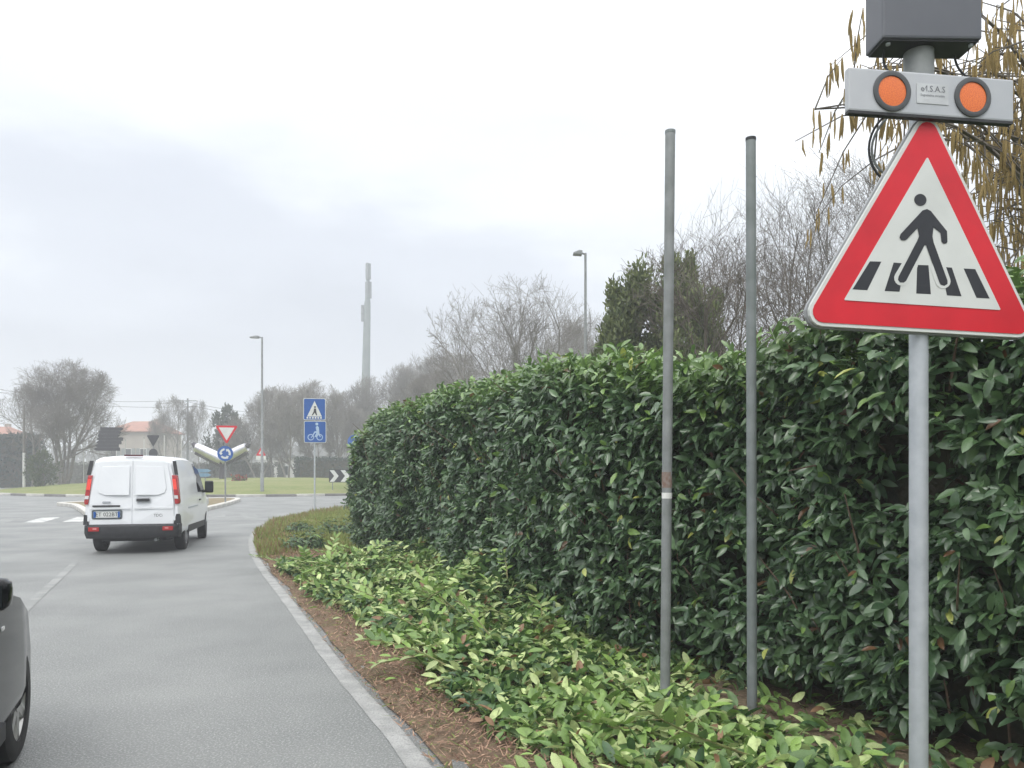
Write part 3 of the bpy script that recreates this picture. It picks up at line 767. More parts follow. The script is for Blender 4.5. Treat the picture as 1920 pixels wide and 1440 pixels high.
# ================================================================== BLUE SIGN AND SMALL SIGNS
bs = empty('crossing_sign', (-7.13, 27.8, .04), R(10), 'two square blue panels, pedestrian crossing over cycle crossing, on a thin post', 'road sign')
MB().tube([(0, .05, -.1), (0, .05, 4.1)], .03, 12).build('post', M_galv, bs, 60)
ident = lambda u, v: (u, v)
pw = .39
for i, (zb, dx) in enumerate(((3.335, 0), (2.515, .02))):
    pl = slab(rrect(-pw+dx, pw+dx, zb, zb+.785, .05), -.012, .012, 'sign_panel', M_white, bs, 0, ident)
    slab(rrect(-pw+.02+dx, pw-.02+dx, zb+.02, zb+.765, .04), -.0165, -.0125, 'blue_field', M_blue, pl, 0, ident)
    cz = zb+.39
    if i == 0:
        slab([(dx-.26, zb+.13), (dx+.26, zb+.13), (dx, zb+.69)], -.021, -.017, 'white_triangle', M_white, pl, 0, ident)
        slab([(dx-.02, zb+.42), (dx+.05, zb+.42), (dx+.06, zb+.32), (dx+.09, zb+.17), (dx+.05, zb+.17), (dx+.01, zb+.27), (dx-.06, zb+.17), (dx-.10, zb+.17), (dx-.03, zb+.31)],
             -.025, -.0215, 'walking_figure', M_black, pl, 0, ident)
        slab(circ(dx+.015, zb+.47, .035, 14), -.025, -.0215, 'figure_head', M_black, pl, 0, ident)
        for k in range(6):
            x_ = dx-.28+k*.095; slab([(x_, zb+.05), (x_+.06, zb+.05), (x_+.06, zb+.115), (x_, zb+.115)], -.021, -.017, 'crossing_bar', M_white, pl, 0, ident)
    else:
        Mp = pm('sign_pale_blue', (.42, .56, .74), None, 6, .4)
        for cx in (-.15, .16):
            mb = MB(); nn = 28; vs_ = []
            for r_ in (.115, .085):
                for y_ in (-.0168, -.021): vs_ += [(dx+cx+r_*math.cos(2*math.pi*k/nn), y_, zb+.20+r_*math.sin(2*math.pi*k/nn)) for k in range(nn)]
            fs = []
            for k in range(nn):
                k2 = (k+1) % nn; fs += [(nn+k, nn+k2, 3*nn+k2, 3*nn+k), (k, k2, nn+k2, nn+k), (2*nn+k, 2*nn+k2, 3*nn+k2, 3*nn+k)]
            mb.add(vs_, fs).build('bicycle_wheel', Mp, pl)
        slab([(dx-.15, zb+.18), (dx-.12, zb+.18), (dx+.0, zb+.36), (dx+.10, zb+.36), (dx+.17, zb+.20), (dx+.20, zb+.21), (dx+.12, zb+.42), (dx-.02, zb+.41)], -.021, -.0168, 'bicycle_frame', Mp, pl, 0, ident)
        slab([(dx-.02, zb+.22), (dx+.06, zb+.38), (dx+.02, zb+.55), (dx+.07, zb+.62), (dx+.13, zb+.56), (dx+.15, zb+.36), (dx+.05, zb+.20)], -.025, -.0212, 'rider', Mp, pl, 0, ident)
        slab(circ(dx+.06, zb+.68, .05, 14), -.025, -.0168, 'rider_head', Mp, pl, 0, ident)

# give way + roundabout sign on the splitter island
gw = empty('give_way_sign', (-12.68, 34.2, .12), R(14), 'red bordered give way triangle above a blue roundabout disc on one post', 'road sign')
MB().tube([(-.06, .06, -.1), (-.06, .06, 3.2)], .035, 12).build('post', M_galvw, gw, 60)
ti = [(-.48, 3.44), (.48, 3.44), (0, 2.61)]
def inset3(T_, d):
    c = Vector((sum(p[0] for p in T_)/3, sum(p[1] for p in T_)/3)); h = abs(T_[0][1]-T_[2][1])/3; return [tuple(c+(Vector(p)-c)*(1-d/h)) for p in T_]
pl = slab(round_poly(ti[::-1], .05), -.012, .012, 'triangle_plate', M_red, gw, 0, ident)
slab(round_poly(inset3(ti, .085)[::-1], .01, 2), -.0165, -.0125, 'white_field', M_white, pl, 0, ident)
dz = 2.20
dk = slab(circ(-.06, dz, .335, 36), -.012, .012, 'blue_disc', M_blue, gw, 0, ident)
for k in range(3):
    a0 = R(90+120*k); o_ = []
    for j in range(9): a = a0+R(8+72*j/8); o_.append((-.06+.235*math.cos(a), dz+.235*math.sin(a)))
    o_.append((-.06+.26*math.cos(a0+R(84)), dz+.26*math.sin(a0+R(84)))); o_.append((-.06+.19*math.cos(a0+R(112)), dz+.19*math.sin(a0+R(112)))); o_.append((-.06+.10*math.cos(a0+R(84)), dz+.10*math.sin(a0+R(84))))
    for j in range(8, -1, -1): a = a0+R(8+72*j/8); o_.append((-.06+.15*math.cos(a), dz+.15*math.sin(a)))
    slab(o_, -.0165, -.0125, 'white_arrow', M_white, dk, 0, ident)

# chevron board on the island
ch = empty('chevron_board', (-11.35, 50.4, .2), R(6), 'black and white chevron board low on the roundabout grass', 'road sign')
pl = slab(rrect(-.62, .95, .62, 1.46, .03), -.015, .015, 'board', M_black, ch, 0, ident)
for k in range(2):
    x_ = -.36+k*.70
    slab([(x_-.22, 1.42), (x_+.07, 1.42), (x_+.36, 1.04), (x_+.07, .66), (x_-.22, .66), (x_+.07, 1.04)], -.02, -.0155, 'white_chevron', M_white, pl, 0, ident)
for x_ in (-.4, .7): MB().tube([(x_, .05, -.2), (x_, .05, 1.4)], .03, 8).build('post', M_galvw, ch, 60)

# stack of direction arrows seen from the back
da = empty('direction_sign', (-29.0, 55.5, .75), R(5), 'dark backs of stacked direction arrows on a single post', 'road sign')
MB().tube([(0, .06, -.4), (0, .06, 3.95)], .05, 10).build('post', M_galvw, da, 60)
for k in range(7):
    z = 2.28+k*.243; l, r = [(-1.10, .70), (-1.02, .62), (-.95, .80), (-.90, .92), (-.80, .72), (-.74, .82), (-.66, .98)][k][0:2]
    left = k < 4
    if left: p = [(l, z+.12), (l+.16, z), (r, z), (r, z+.238), (l+.16, z+.238)]
    else: p = [(l, z), (r-.18, z), (r, z+.12), (r-.18, z+.238), (l, z+.238)]
    slab(p, -.02, .02, 'arrow_board', M_back, da, 0, ident)
# back of a give way sign with a disc
gb = empty('rear_facing_sign', (-23.4, 50.2, .4), R(-5), 'dark back of a give way triangle with a disc under it, behind the van', 'road sign')
MB().tube([(0, .05, -.4), (0, .05, 3.4)], .035, 10).build('post', M_galvw, gb, 60)
slab(round_poly([(-.45, 3.50), (0, 2.74), (.45, 3.50)], .05), -.015, .015, 'triangle_back', M_back, gb, 0, ident)
slab(circ(0, 2.32, .30, 28), -.015, .015, 'disc_back', M_back, gb, 0, ident)
# small warning triangle with a white panel
wsn = empty('warning_sign', (-18.1, 55.5, .68), R(0), 'small red and white warning triangle with a white panel beneath on the island', 'road sign')
MB().tube([(0, .05, -.3), (0, .05, 2.4)], .03, 10).build('post', M_galv, wsn, 60)
pl = slab(round_poly([(-.36, 2.0), (0, 2.62), (.36, 2.0)], .04), -.012, .012, 'triangle_plate', M_red, wsn, 0, ident)
slab([(-.16, 2.11), (.16, 2.11), (0, 2.38)], -.017, -.0125, 'white_field', M_white, pl, 0, ident)
slab(rrect(-.36, .36, 1.70, 1.97, .02), -.012, .012, 'white_panel', M_white, wsn, 0, ident)
# blue arrow board and blue sign by the hedge end
ba = empty('blue_arrow_sign', (-19.6, 48.4, .25), R(0), 'low pale blue direction arrow sign on the island beyond the van', 'road sign')
Mpb = pm('faded_blue', (.10, .22, .33), (.16, .28, .38), 4, .5)
for x_ in (-.4, .3): MB().tube([(x_, .05, -.2), (x_, .05, 1.4)], .03, 8).build('post', M_galvw, ba, 60)
for z_ in (.95, 1.22): slab([(-.8, z_), (.45, z_), (.7, z_+.11), (.45, z_+.22), (-.8, z_+.22)], -.015, .015, 'arrow_board', Mpb, ba, 0, ident)
b2 = empty('blue_disc_sign', (-9.85, 48.0, .12), R(0), 'blue disc sign half hidden by the end of the hedge', 'road sign')
MB().tube([(0, .05, -.2), (0, .05, 3.6)], .035, 10).build('post', M_galvw, b2, 60)
slab(circ(0, 3.3, .40, 30), -.015, .015, 'blue_disc', M_blue, b2, 0, ident)

# sculpture on the island: V of two steel troughs
scu = empty('sculpture', (-23.35, 62.0, .96), R(0), 'V shaped brushed steel sculpture with dark ends on the roundabout', 'sculpture')
MB().tube([(0, .1, -.3), (0, .1, 1.5)], [.28, .2], 12).build('plinth', M_scdark, scu, 60)
for sgn, nm in ((-1, 'left'), (1, 'right')):
    p0 = Vector((0, 0, 1.52)); p1 = Vector((sgn*2.05, -.2, 2.55)); d = (p1-p0).normalized()
    MB().tube([p0, p0.lerp(p1, .35), p0.lerp(p1, .75), p1], [.44, .44, .40, .34], 20).build('steel_arm', M_sculp, scu, 40)
    q = Vector((0, .02, -.42)); MB().tube([p0+q, p1+q], [.24, .2], 10).build('dark_keel', M_scdark, scu, 60)
    MB().tube([p1+d*.002, p1+d*.26+Vector((0, 0, .18))], [.20, .15], 12).build('end_cap', M_scdark, scu, 60)
# flower bed of the island
fb = empty('flower_bed', (-20.6, 57.0, .72), 0, 'low bed of red flowers with a pale stone edge on the roundabout', 'flower bed')
MB().box((0, 0, .05), (3.0, .5, .16)).build('stone_edge', pm('pale_stone', (.52, .47, .36), None, 3, .8), fb, None, .03)
n = 260; P = np.stack([rng.uniform(-.1, .9, n), rng.uniform(-.2, .3, n), rng.uniform(.1, .5, n)], 1); c = np.where((rng.uniform(0, 1, n) < .6)[:, None], np.array([.34, .07, .05]), np.array([.1, .15, .06]))
leaf_obj('flowers', leaves(P, rng.normal(0, 1, (n, 3)), rng.normal(0, 1, (n, 3))+np.array([0, 0, 1]), .16, .12, c), M_far, fb, 'stuff')

# ================================================================== LAMPS, MAST, POLES, WIRES
def lamp(x, y, h, r, label, arm=.75):
    o = empty('street_lamp', (x, y, 0), 0, label, 'street lamp')
    MB().tube([(0, 0, -.2), (0, 0, 1.4), (0, 0, 1.45), (0, 0, h)], [r*1.5, r*1.45, r*1.1, r*.75], 14).build('pole', M_galvw, o, 60)
    MB().tube([(.02, 0, h-.05), (-arm*.35, 0, h+.01)], r*.6, 10).build('arm', M_galvw, o, 60)
    MB().prism([(-arm, h-.06), (-arm*.3, h-.08), (-arm*.25, h+.06), (-arm*.5, h+.08), (-arm, h+.0)], lambda u, v: (u, -.14, v), lambda u, v: (u, .14, v)).build('lamp_head', M_galvw, o, None, .02)
    return o
lamp(-15.65, 48.2, 9.95, .075, 'thin grey street lamp standing on the roundabout side left of the mast')
lamp(2.50, 26.2, 8.95, .055, 'grey street lamp rising behind the hedge beside the bare tree', .42)
ms = empty('telecom_mast', (-22.9, 120, 0), 0, 'tall tapering grey telecom mast with antennas on top', 'mast')
MB().tube([(-.3, 0, -.5), (0, 0, 10), (.35, 0, 27.5), (.42, 0, 29.0)], [.95, .72, .50, .34], 20).build('pole', M_conc, ms, 60)
MB().tube([(.42, 0, 29.0), (.45, 0, 34.0)], .26, 10).build('spike', M_conc, ms, 60)
for z, r_, n_, h_ in ((32.8, .30, 3, 2.5), (29.9, .40, 3, 2.6)):
    for k in range(n_):
        a = k*2.1+.4; MB().box((.45+r_*math.cos(a), r_*math.sin(a), z), (.32, .22, h_), Matrix.Rotation(a, 3, 'Z')).build('antenna', pm('antenna_grey', (.30, .32, .34), None, 2, .6), ms, None, .03)
MB().tube([(-.35, 0, 27.5), (-.35, 0, 25.0)], .28, 12).build('antenna', MATS['antenna_grey'], ms, 60)
MB().tube([(-.6, -.3, 26.2), (.5, -.3, 26.2)], .06, 8).build('bracket', M_galvw, ms)
for k, (x_, Y, top_, bot) in enumerate(((157, 66, 838, 0), (235, 68, 826, 0), (270, 68, 822, 0), (308, 66, 816, 0), (340, 66, 816, 0))):
    p = at(x_, top_, Y); o = empty('thin_pole', (p.x, p.y, .9 if k in (1, 2, 3) else .6), 0, 'thin pale upright pole on the roundabout lawn behind the van', 'pole', 'thin pale poles on the roundabout')
    h_ = p.z-o.location.z
    MB().tube([(0, 0, -.3), (0, 0, h_)], .035, 8).build('shaft', M_wall2, o, 60); MB().tube([(0, 0, h_), (0, 0, h_+.07)], .05, 8).build('tip', M_galvw, o, 60)
pp = at(45, 760, 60); o = empty('utility_pole', (pp.x, pp.y, .0), 0, 'slender wooden pole beside the large bare tree on the left', 'pole')
MB().tube([(0, 0, -.3), (0, 0, 3.0)], .10, 10).build('base', M_wall2, o, 60); MB().tube([(0, 0, 3.0), (0, 0, pp.z)], [.10, .08], 10).build('shaft', M_barkp, o, 60)
u1 = at(352, 750, 100); o = empty('utility_pole', (u1.x, u1.y, 0), 0, 'utility pole with two crossarms carrying the overhead wires between the bare trees', 'pole')
MB().tube([(0, 0, -.3), (0, 0, u1.z+.2)], [.16, .10], 10).build('shaft', M_galvw, o, 60)
for z_ in (-.1, -.9): MB().box((0, .12, u1.z+z_), (2.2, .1, .12)).build('crossarm', M_galvw, o)
for k, (dz_, dx) in enumerate(((-.02, -1.0), (-.82, 1.0))):
    a, b, c_ = at(-80, 712+6*k, 104), Vector((u1.x+dx, u1.y+.12, u1.z+dz_+.02)), at(640, 772+5*k, 108)
    pts = [a.lerp(b, t)-Vector((0, 0, 1.2*4*t*(1-t))) for t in np.linspace(0, 1, 14)]+[b.lerp(c_, t)-Vector((0, 0, 1.0*4*t*(1-t))) for t in np.linspace(0, 1, 12)][1:]
    ow = MB().tube(pts, .022, 5).build('overhead_wire', M_back); tag(ow, ('upper', 'lower')[k]+' overhead wire slung past the crossarmed utility pole', 'wire', 'overhead wires')

# ================================================================== VEHICLES
def loft(stations, mat_idx=0):
    """stations: list of closed rings of equal length"""
    mb = MB(); m = len(stations[0])
    for r_ in stations: mb.v += [tuple(p) for p in r_]
    for i in range(len(stations)-1):
        for k in range(m):
            k2 = (k+1) % m; mb.f.append((i*m+k, i*m+k2, (i+1)*m+k2, (i+1)*m+k))
    mb.f.append(tuple(range(m))[::-1]); mb.f.append(tuple((len(stations)-1)*m+k for k in range(m)))
    return mb
def ring_profile(y, zb, zbelt, zr, wl, wr, lean=lambda z: 0):
    """half section sill -> roof, mirrored"""
    zbelt = min(zbelt, zr-.06)
    h = [(wl*.93, zb), (wl*.985, zb+.06), (wl, zb+.22*(zbelt-zb)), (wl*1.0, zb+.6*(zbelt-zb)), (wl*.985, zbelt),
         (wl*.985+(wr-wl*.985)*.5, zbelt+(zr-zbelt)*.5), (wr, zbelt+(zr-zbelt)*.80), (wr*.955, zr-(zr-zbelt)*.095), (wr*.83, zr-(zr-zbelt)*.035), (wr*.45, zr-(zr-zbelt)*.004), (0, zr+.004)]
    rt = [(x, y+lean(z), z) for x, z in h]; lt = [(-x, y_, z) for x, y_, z in rt[:-1]][::-1]
    return rt+lt
def boolean_cut(o, cutters, mats):
    for i, c in enumerate(cutters):
        md = o.modifiers.new('cut%d' % i, 'BOOLEAN'); md.object = c; md.operation = 'DIFFERENCE'; md.solver = 'EXACT'
    bpy.context.view_layer.update(); dg = bpy.context.evaluated_depsgraph_get()
    me = bpy.data.meshes.new_from_object(o.evaluated_get(dg)); o.modifiers.clear(); old = o.data; o.data = me; me.name = o.name
    for c in cutters: bpy.data.objects.remove(c)
    me.polygons.foreach_set('use_smooth', np.ones(len(me.polygons), bool)); me.set_sharp_from_angle(angle=R(35))
def cyl_x(x0, x1, y, z, r, n=36):
    mb = MB().tube([(x0, y, z), (x1, y, z)], r, n); o = mb.build('tmp_cutter', None); o.data.materials.clear()
    o.data.polygons.foreach_set('material_index', np.ones(len(o.data.polygons), np.int32)); return o
def wheel(parent, x, y, r, wdt, side, rim_mat, spokes=5, steer=0):
    o = link('wheel', MB().tube([(-wdt*.3, 0, 0), (wdt*.3, 0, 0)], r*.2, 16).mesh('wheel', 40), parent, M_blackp); o.location = (x, y, r); o.rotation_euler = (0, 0, steer)
    n = 40; prof = [(-wdt/2, r*.66), (-wdt/2, r*.9), (-wdt*.42, r*.985), (-wdt*.3, r), (wdt*.3, r), (wdt*.42, r*.985), (wdt/2, r*.9), (wdt/2, r*.66)]; mb = MB(); vs_ = []
    for px_, pr in prof: vs_ += [(px_, pr*math.cos(2*math.pi*k/n), pr*math.sin(2*math.pi*k/n)) for k in range(n)]
    fs = [(i*n+k, i*n+(k+1) % n, ((i+1) % len(prof))*n+(k+1) % n, ((i+1) % len(prof))*n+k) for i in range(len(prof)) for k in range(n)]
    mb.add(vs_, fs).build('tyre', M_tyre, o, 40)
    mb = MB(); f0 = side*wdt*.40
    rp_ = [(side*wdt*.47, r*.68), (f0, r*.64), (side*wdt*.1, r*.60)]; vs_ = []
    for px_, pr in rp_: vs_ += [(px_, pr*math.cos(2*math.pi*k/n), pr*math.sin(2*math.pi*k/n)) for k in range(n)]
    mb.add(vs_, [(i*n+k, i*n+(k+1) % n, (i+1)*n+(k+1) % n, (i+1)*n+k) for i in range(2) for k in range(n)])
    mb.tube([(f0*.6, 0, 0), (side*wdt*.46, 0, 0)], r*.17, 16)
    for k in range(spokes):
        a = 2*math.pi*k/spokes+.3
        c_, s_ = math.cos(a), math.sin(a); d = Vector((0, c_, s_)); t = Vector((0, -s_, c_)); X = Vector((side, 0, 0))
        p = [d*r*.12-t*r*.10, d*r*.12+t*r*.10, d*r*.66+t*r*.065, d*r*.66-t*r*.065]
        mb.add([q+X*wdt*.44 for q in p]+[q+X*wdt*.30 for q in p], [(0, 1, 2, 3), (7, 6, 5, 4), (0, 4, 5, 1), (1, 5, 6, 2), (2, 6, 7, 3), (3, 7, 4, 0)])
    mb.build('rim', rim_mat, o, 35)
    return o

# ---- white van
VH = R(13.5)
van = empty('white_van', (-6.94, 14.05, 0), VH, 'white panel van with split blank rear doors driving towards the roundabout', 'van'); van.scale = (.885, .95, .98)
lean = lambda z: .10*max(0, z-.95)+.05*max(0, z-1.45)
st = []
for y, zb, zbelt, zr, wl, wr in ((.035, .42, .98, 1.775, .875, .735), (.10, .38, 1.0, 1.822, .905, .765), (.55, .33, 1.02, 1.845, .918, .79), (1.2, .31, 1.03, 1.85, .918, .80),
                                  (2.0, .31, 1.04, 1.84, .918, .795), (2.55, .31, 1.05, 1.80, .915, .765), (2.95, .31, 1.05, 1.68, .912, .735), (3.42, .32, 1.05, 1.28, .905, .75),
                                  (3.62, .32, .98, 1.13, .895, .80), (3.95, .30, .85, 1.04, .87, .78), (4.25, .30, .70, .90, .80, .70), (4.40, .33, .58, .70, .66, .58)):
    st.append(ring_profile(y, zb, zbelt, zr, wl, wr, lean if y < .2 else (lambda z: 0)))
body = link('body', loft(st).mesh('body', 35), van); body.data.materials.append(M_vanw); body.data.materials.append(M_blackp)
boolean_cut(body, [cyl_x(sx*.60, sx*1.2, y_, .34, .385) for sx in (-1, 1) for y_ in (.86, 3.52)], None)
def rear(name, pts, proud, thick, mat, parent, bevel=0):
    """slab on the rear face; u across, v height"""
    base = lambda v: .035+lean(v)
    return MB().prism(pts, lambda u, v: (u, base(v)-proud, v), lambda u, v: (u, base(v)-proud+thick, v)).build(name, mat, parent, None, bevel)
def hw(z): # half width of the rear face at height z
    return .845 if z < 1.0 else .845-(z-1.0)*.175
for sx in (-1, 1):
    xs = lambda x: sx*x
    outer = [(xs(.005), .55), (xs(.80), .55), (xs(.80), .95), (xs(.76), 1.25), (xs(.665), 1.70), (xs(.61), 1.725), (xs(.005), 1.75)]
    dr = rear('rear_door', outer if sx > 0 else outer[::-1], .022, .02, M_vanw, van, .006)
    wp = [(xs(.055), 1.10), (xs(.50), 1.10), (xs(.62), 1.14), (xs(.655), 1.22), (xs(.60), 1.58), (xs(.57), 1.63), (xs(.055), 1.645)]
    rear('blank_panel', wp if sx > 0 else wp[::-1], .031, .0085, M_vanw, dr, .008)
    rear('swage_rib', [(xs(.03), .845), (xs(.78), .835), (xs(.78), .87), (xs(.03), .88)] if sx > 0 else [(xs(.03), .88), (xs(.78), .87), (xs(.78), .835), (xs(.03), .845)], .033, .0105, M_vanw, dr, .004)
    rear('hinge', rrect(sx*.815-.02, sx*.815+.02, .62, .70, .008, 2), .03, .03, M_vanw, van)
# lamps: tall clusters wrapping on to the sides
for sx in (-1, 1):
    tl = MB(); ys0, ys1 = .02, .20
    pr = [(.80, .925, .88), (.822, .93, .90), (.79, .90, 1.40), (.765, .885, 1.47)]
    z_ = [.93, .97, 1.40, 1.47]
    inn_ = [.825, .82, .765, .755]; out_ = [.905, .917, .868, .855]
    vs_ = []
    for zi, a, b in zip(z_, inn_, out_):
        y0 = .035+lean(zi)
        vs_ += [(sx*a, y0-.030, zi), (sx*(b-.02), y0-.018, zi), (sx*b, y0+.03, zi), (sx*b, y0+.12, zi), (sx*a, y0+.12, zi)]
    fs = []
    for i in range(3):
        for k in range(5): k2 = (k+1) % 5; fs.append((i*5+k, i*5+k2, (i+1)*5+k2, (i+1)*5+k))
    fs += [(4, 3, 2, 1, 0), (15, 16, 17, 18, 19)]
    t_ = tl.add(vs_, fs).build('tail_light', M_tail, van, 30, .006)
    for nm, za, zb_, mt in (('brake_lamp', 1.20, 1.40, M_brake), ('reversing_lamp', 1.03, 1.09, M_clear)):
        f = lambda zz: ((zz-.93)/.54)
        a0, a1 = .825-.075*f(za), .825-.075*f(zb_); w0, w1 = .078, .074
        p = [(sx*(a0+.006), za), (sx*(a0+w0), za), (sx*(a1+w1), zb_), (sx*(a1+.006), zb_)]
        rear(nm, p if sx > 0 else p[::-1], .036, .006, mt, t_)
    # black pillar trim from lamp to roof, on the side
    vs_ = []
    for zi, a in ((1.475, .868), (1.74, .818)):
        y0 = .04+lean(zi); vs_ += [(sx*(a-.06), y0-.018, zi), (sx*(a+.004), y0-.006, zi), (sx*(a+.004), y0+.03, zi), (sx*(a-.06), y0+.03, zi)]
    MB().add(vs_, [(0, 1, 5, 4), (1, 2, 6, 5), (2, 3, 7, 6), (3, 0, 4, 7), (3, 2, 1, 0), (4, 5, 6, 7)]).build('pillar_trim', M_blackp, van)
# bumper
vs_ = []; fs = []
bw = [(-.93, .20), (-.90, .03), (-.80, -.035), (-.4, -.06), (0, -.065), (.4, -.06), (.80, -.035), (.90, .03), (.93, .20)]
for x_, y_ in bw:
    hi = .56 if abs(x_) < .85 else .56
    vs_ += [(x_*.97, y_+.03, .30), (x_, y_, .40), (x_, y_, hi-.03), (x_*.985, y_+.04, hi), (x_*.9, y_+.10, hi), (x_*.9, y_+.10, .30)]
for i in range(len(bw)-1):
    for k in range(6): k2 = (k+1) % 6; fs.append((i*6+k, i*6+k2, (i+1)*6+k2, (i+1)*6+k))
fs += [(5, 4, 3, 2, 1, 0), tuple(len(vs_)-6+k for k in range(6))]
bump = MB().add(vs_, fs).build('rear_bumper', M_blackp, van, 35, .008)
for sx in (-1, 1):
    MB().add([(sx*.80, -.002, .555), (sx*.92, .03, .555), (sx*.925, .16, .555), (sx*.85, .02, .74), (sx*.912, .045, .74), (sx*.918, .14, .70), (sx*.86, .14, .555), (sx*.86, .14, .72)],
             [(0, 1, 4, 3), (1, 2, 5, 4), (2, 6, 7, 5), (6, 0, 3, 7), (3, 4, 5, 7), (0, 6, 2, 1)]).build('corner_guard', M_blackp, bump)
    MB().box((sx*.70, -.050, .475), (.20, .035, .075), Matrix.Rotation(sx*.06, 3, 'Z')).build('reflector', M_tail, bump, None, .006)
    MB().box((sx*.68, -.066, .485), (.07, .012, .03)).build('fog_lens', pm('fog_lens_pink', (.62, .22, .22), None, 9, .2), bump)
# plate, handle, badges
lp = rear('licence_plate', rrect(-.72, -.22, .685, .80, .012, 2), .042, .012, M_white, van)
rear('plate_frame', rrect(-.755, -.185, .655, .83, .03, 4), .029, .012, pm('frame_grey', (.10, .12, .13), None, 9, .5), van)
for xx, tx in ((-.47, 'ET 022BT'),):
    me = text_mesh(tx, .105); o = link('lettering', me, lp, pm('plate_print', (.05, .05, .06), None, 9, .5)); o.location = (xx, .035-.0440, .742); o.rotation_euler = (R(90), 0, 0)
for a, b in ((-.718, -.675), (-.265, -.222)):
    rear('blue_band', rrect(a, b, .687, .798, .005, 1), .0435, .001, M_blue, lp)
rear('plate_light_strip', rrect(-.74, -.22, .885, .915, .012, 3), .043, .02, M_blackp, van)
hd = rear('door_handle', rrect(.09, .34, .985, 1.035, .022, 5), .052, .03, M_blackp, van)
rear('handle_cup', rrect(.07, .36, .965, 1.06, .03, 5), .027, .006, pm('cup_shadow_grey', (.5, .52, .54), None, 9, .5), van)
me = text_mesh('TDCi', .075); o = link('badge', me, van, M_back); o.location = (.50, .035-.0235, .715); o.rotation_euler = (R(90), 0, 0)
rear('maker_badge', rrect(-.56, -.40, .955, .985, .014, 4), .026, .006, M_chrome, van)
MB().box((0, .16, 1.842), (.36, .06, .03)).build('high_brake_light', pm('dark_red_lens', (.10, .02, .03), None, 9, .3), van, None, .006)
for sx in (-1, 1):
    # door glass, windscreen side and mirror
    gl = [(2.32, 1.10), (3.22, 1.10), (3.05, 1.38), (2.84, 1.58), (2.32, 1.66)]
    def sidex(v): return .905 if v < 1.05 else .905-(v-1.05)*.20
    MB().prism(gl, lambda u, v: (sx*(sidex(v)+.006), u, v), lambda u, v: (sx*(sidex(v)-.03), u, v)).build('door_window', M_glass, van)
    MB().prism([(2.22, .40), (2.225, .40), (2.225, 1.7), (2.22, 1.7)], lambda u, v: (sx*(sidex(v)+.016), u, v), lambda u, v: (sx*(sidex(v)-.01), u, v)).build('door_gap', M_blackp, van)
    MB().prism([(1.0, .80), (2.2, .80), (2.2, .83), (1.0, .83)], lambda u, v: (sx*.921, u, v), lambda u, v: (sx*.90, u, v)).build('side_rail', M_galv, van)
    MB().prism([(1.0, .33), (3.1, .33), (3.1, .45), (1.0, .47)], lambda u, v: (sx*.924, u, v), lambda u, v: (sx*.88, u, v)).build('sill_trim', M_blackp, van)
    mr = MB().box((sx*1.045, 3.02, 1.20), (.20, .13, .27)).build('wing_mirror', M_blackp, van, 40, .045, 3)
    MB().box((sx*1.045, 2.953, 1.20), (.15, .006, .21)).build('mirror_glass', M_glass, mr)
    MB().box((sx*.93, 3.04, 1.10), (.12, .08, .06)).build('mirror_arm', M_blackp, mr)
    MB().box((sx*.72, 4.20, .83), (.26, .24, .20)).build('headlight', M_clear, van, 40, .05, 2)
    MB().box((sx*.925, 2.46, .93), (.02, .17, .035)).build('side_handle', M_blackp, van, None, .008)
MB().add([(-.70, 2.93, 1.66), (.70, 2.93, 1.66), (.76, 3.52, 1.22), (-.76, 3.52, 1.22), (-.70, 2.99, 1.69), (.70, 2.99, 1.69), (.76, 3.58, 1.25), (-.76, 3.58, 1.25)],
         [(0, 1, 2, 3), (7, 6, 5, 4), (0, 4, 5, 1), (1, 5, 6, 2), (2, 6, 7, 3), (3, 7, 4, 0)]).build('windscreen', M_glass, van)
MB().box((0, 2.1, .30), (1.3, 3.6, .16)).build('underbody', M_blackp, van)
MB().tube([(.45, .02, .26), (.45, 1.2, .27)], .03, 10).build('exhaust', M_galvw, van, 60)
for sx in (-1, 1):
    for y_ in (.86, 3.52): wheel(van, sx*.80, y_, .325, .205, sx, M_steelrim, 5, R(6) if y_ > 2 else 0)

# ---- black hatchback, front quarter just in the frame
CH = R(22)
fwd = Vector((-math.sin(CH), math.cos(CH), 0)); rgt = Vector((math.cos(CH), math.sin(CH), 0))
cw_ = Vector((-2.58, 4.02, 0)); corg = cw_-rgt*.83-fwd*3.08
car = empty('black_hatchback', corg, CH, 'glossy black hatchback passing close beside the camera car', 'car')
st = []
for y, zb, zbelt, zr, wl, wr in ((.05, .45, .80, 1.10, .74, .60), (.22, .32, .92, 1.38, .82, .58), (.6, .25, .94, 1.47, .84, .585), (1.3, .22, .94, 1.50, .85, .60), (1.9, .22, .93, 1.47, .85, .59),
                                  (2.25, .22, .93, 1.33, .85, .60), (2.72, .22, .92, 1.02, .85, .64), (3.1, .22, .84, .93, .85, .66), (3.4, .24, .72, .86, .83, .62), (3.65, .26, .58, .74, .75, .54), (3.80, .30, .48, .60, .58, .42)):
    st.append(ring_profile(y, zb, zbelt, zr, wl, wr))
cbody = link('body', loft(st).mesh('body', 35), car); cbody.data.materials.append(M_carblk); cbody.data.materials.append(M_blackp)
boolean_cut(cbody, [cyl_x(sx*.58, sx*1.2, y_, .31, .345) for sx in (-1, 1) for y_ in (.62, 3.08)], None)
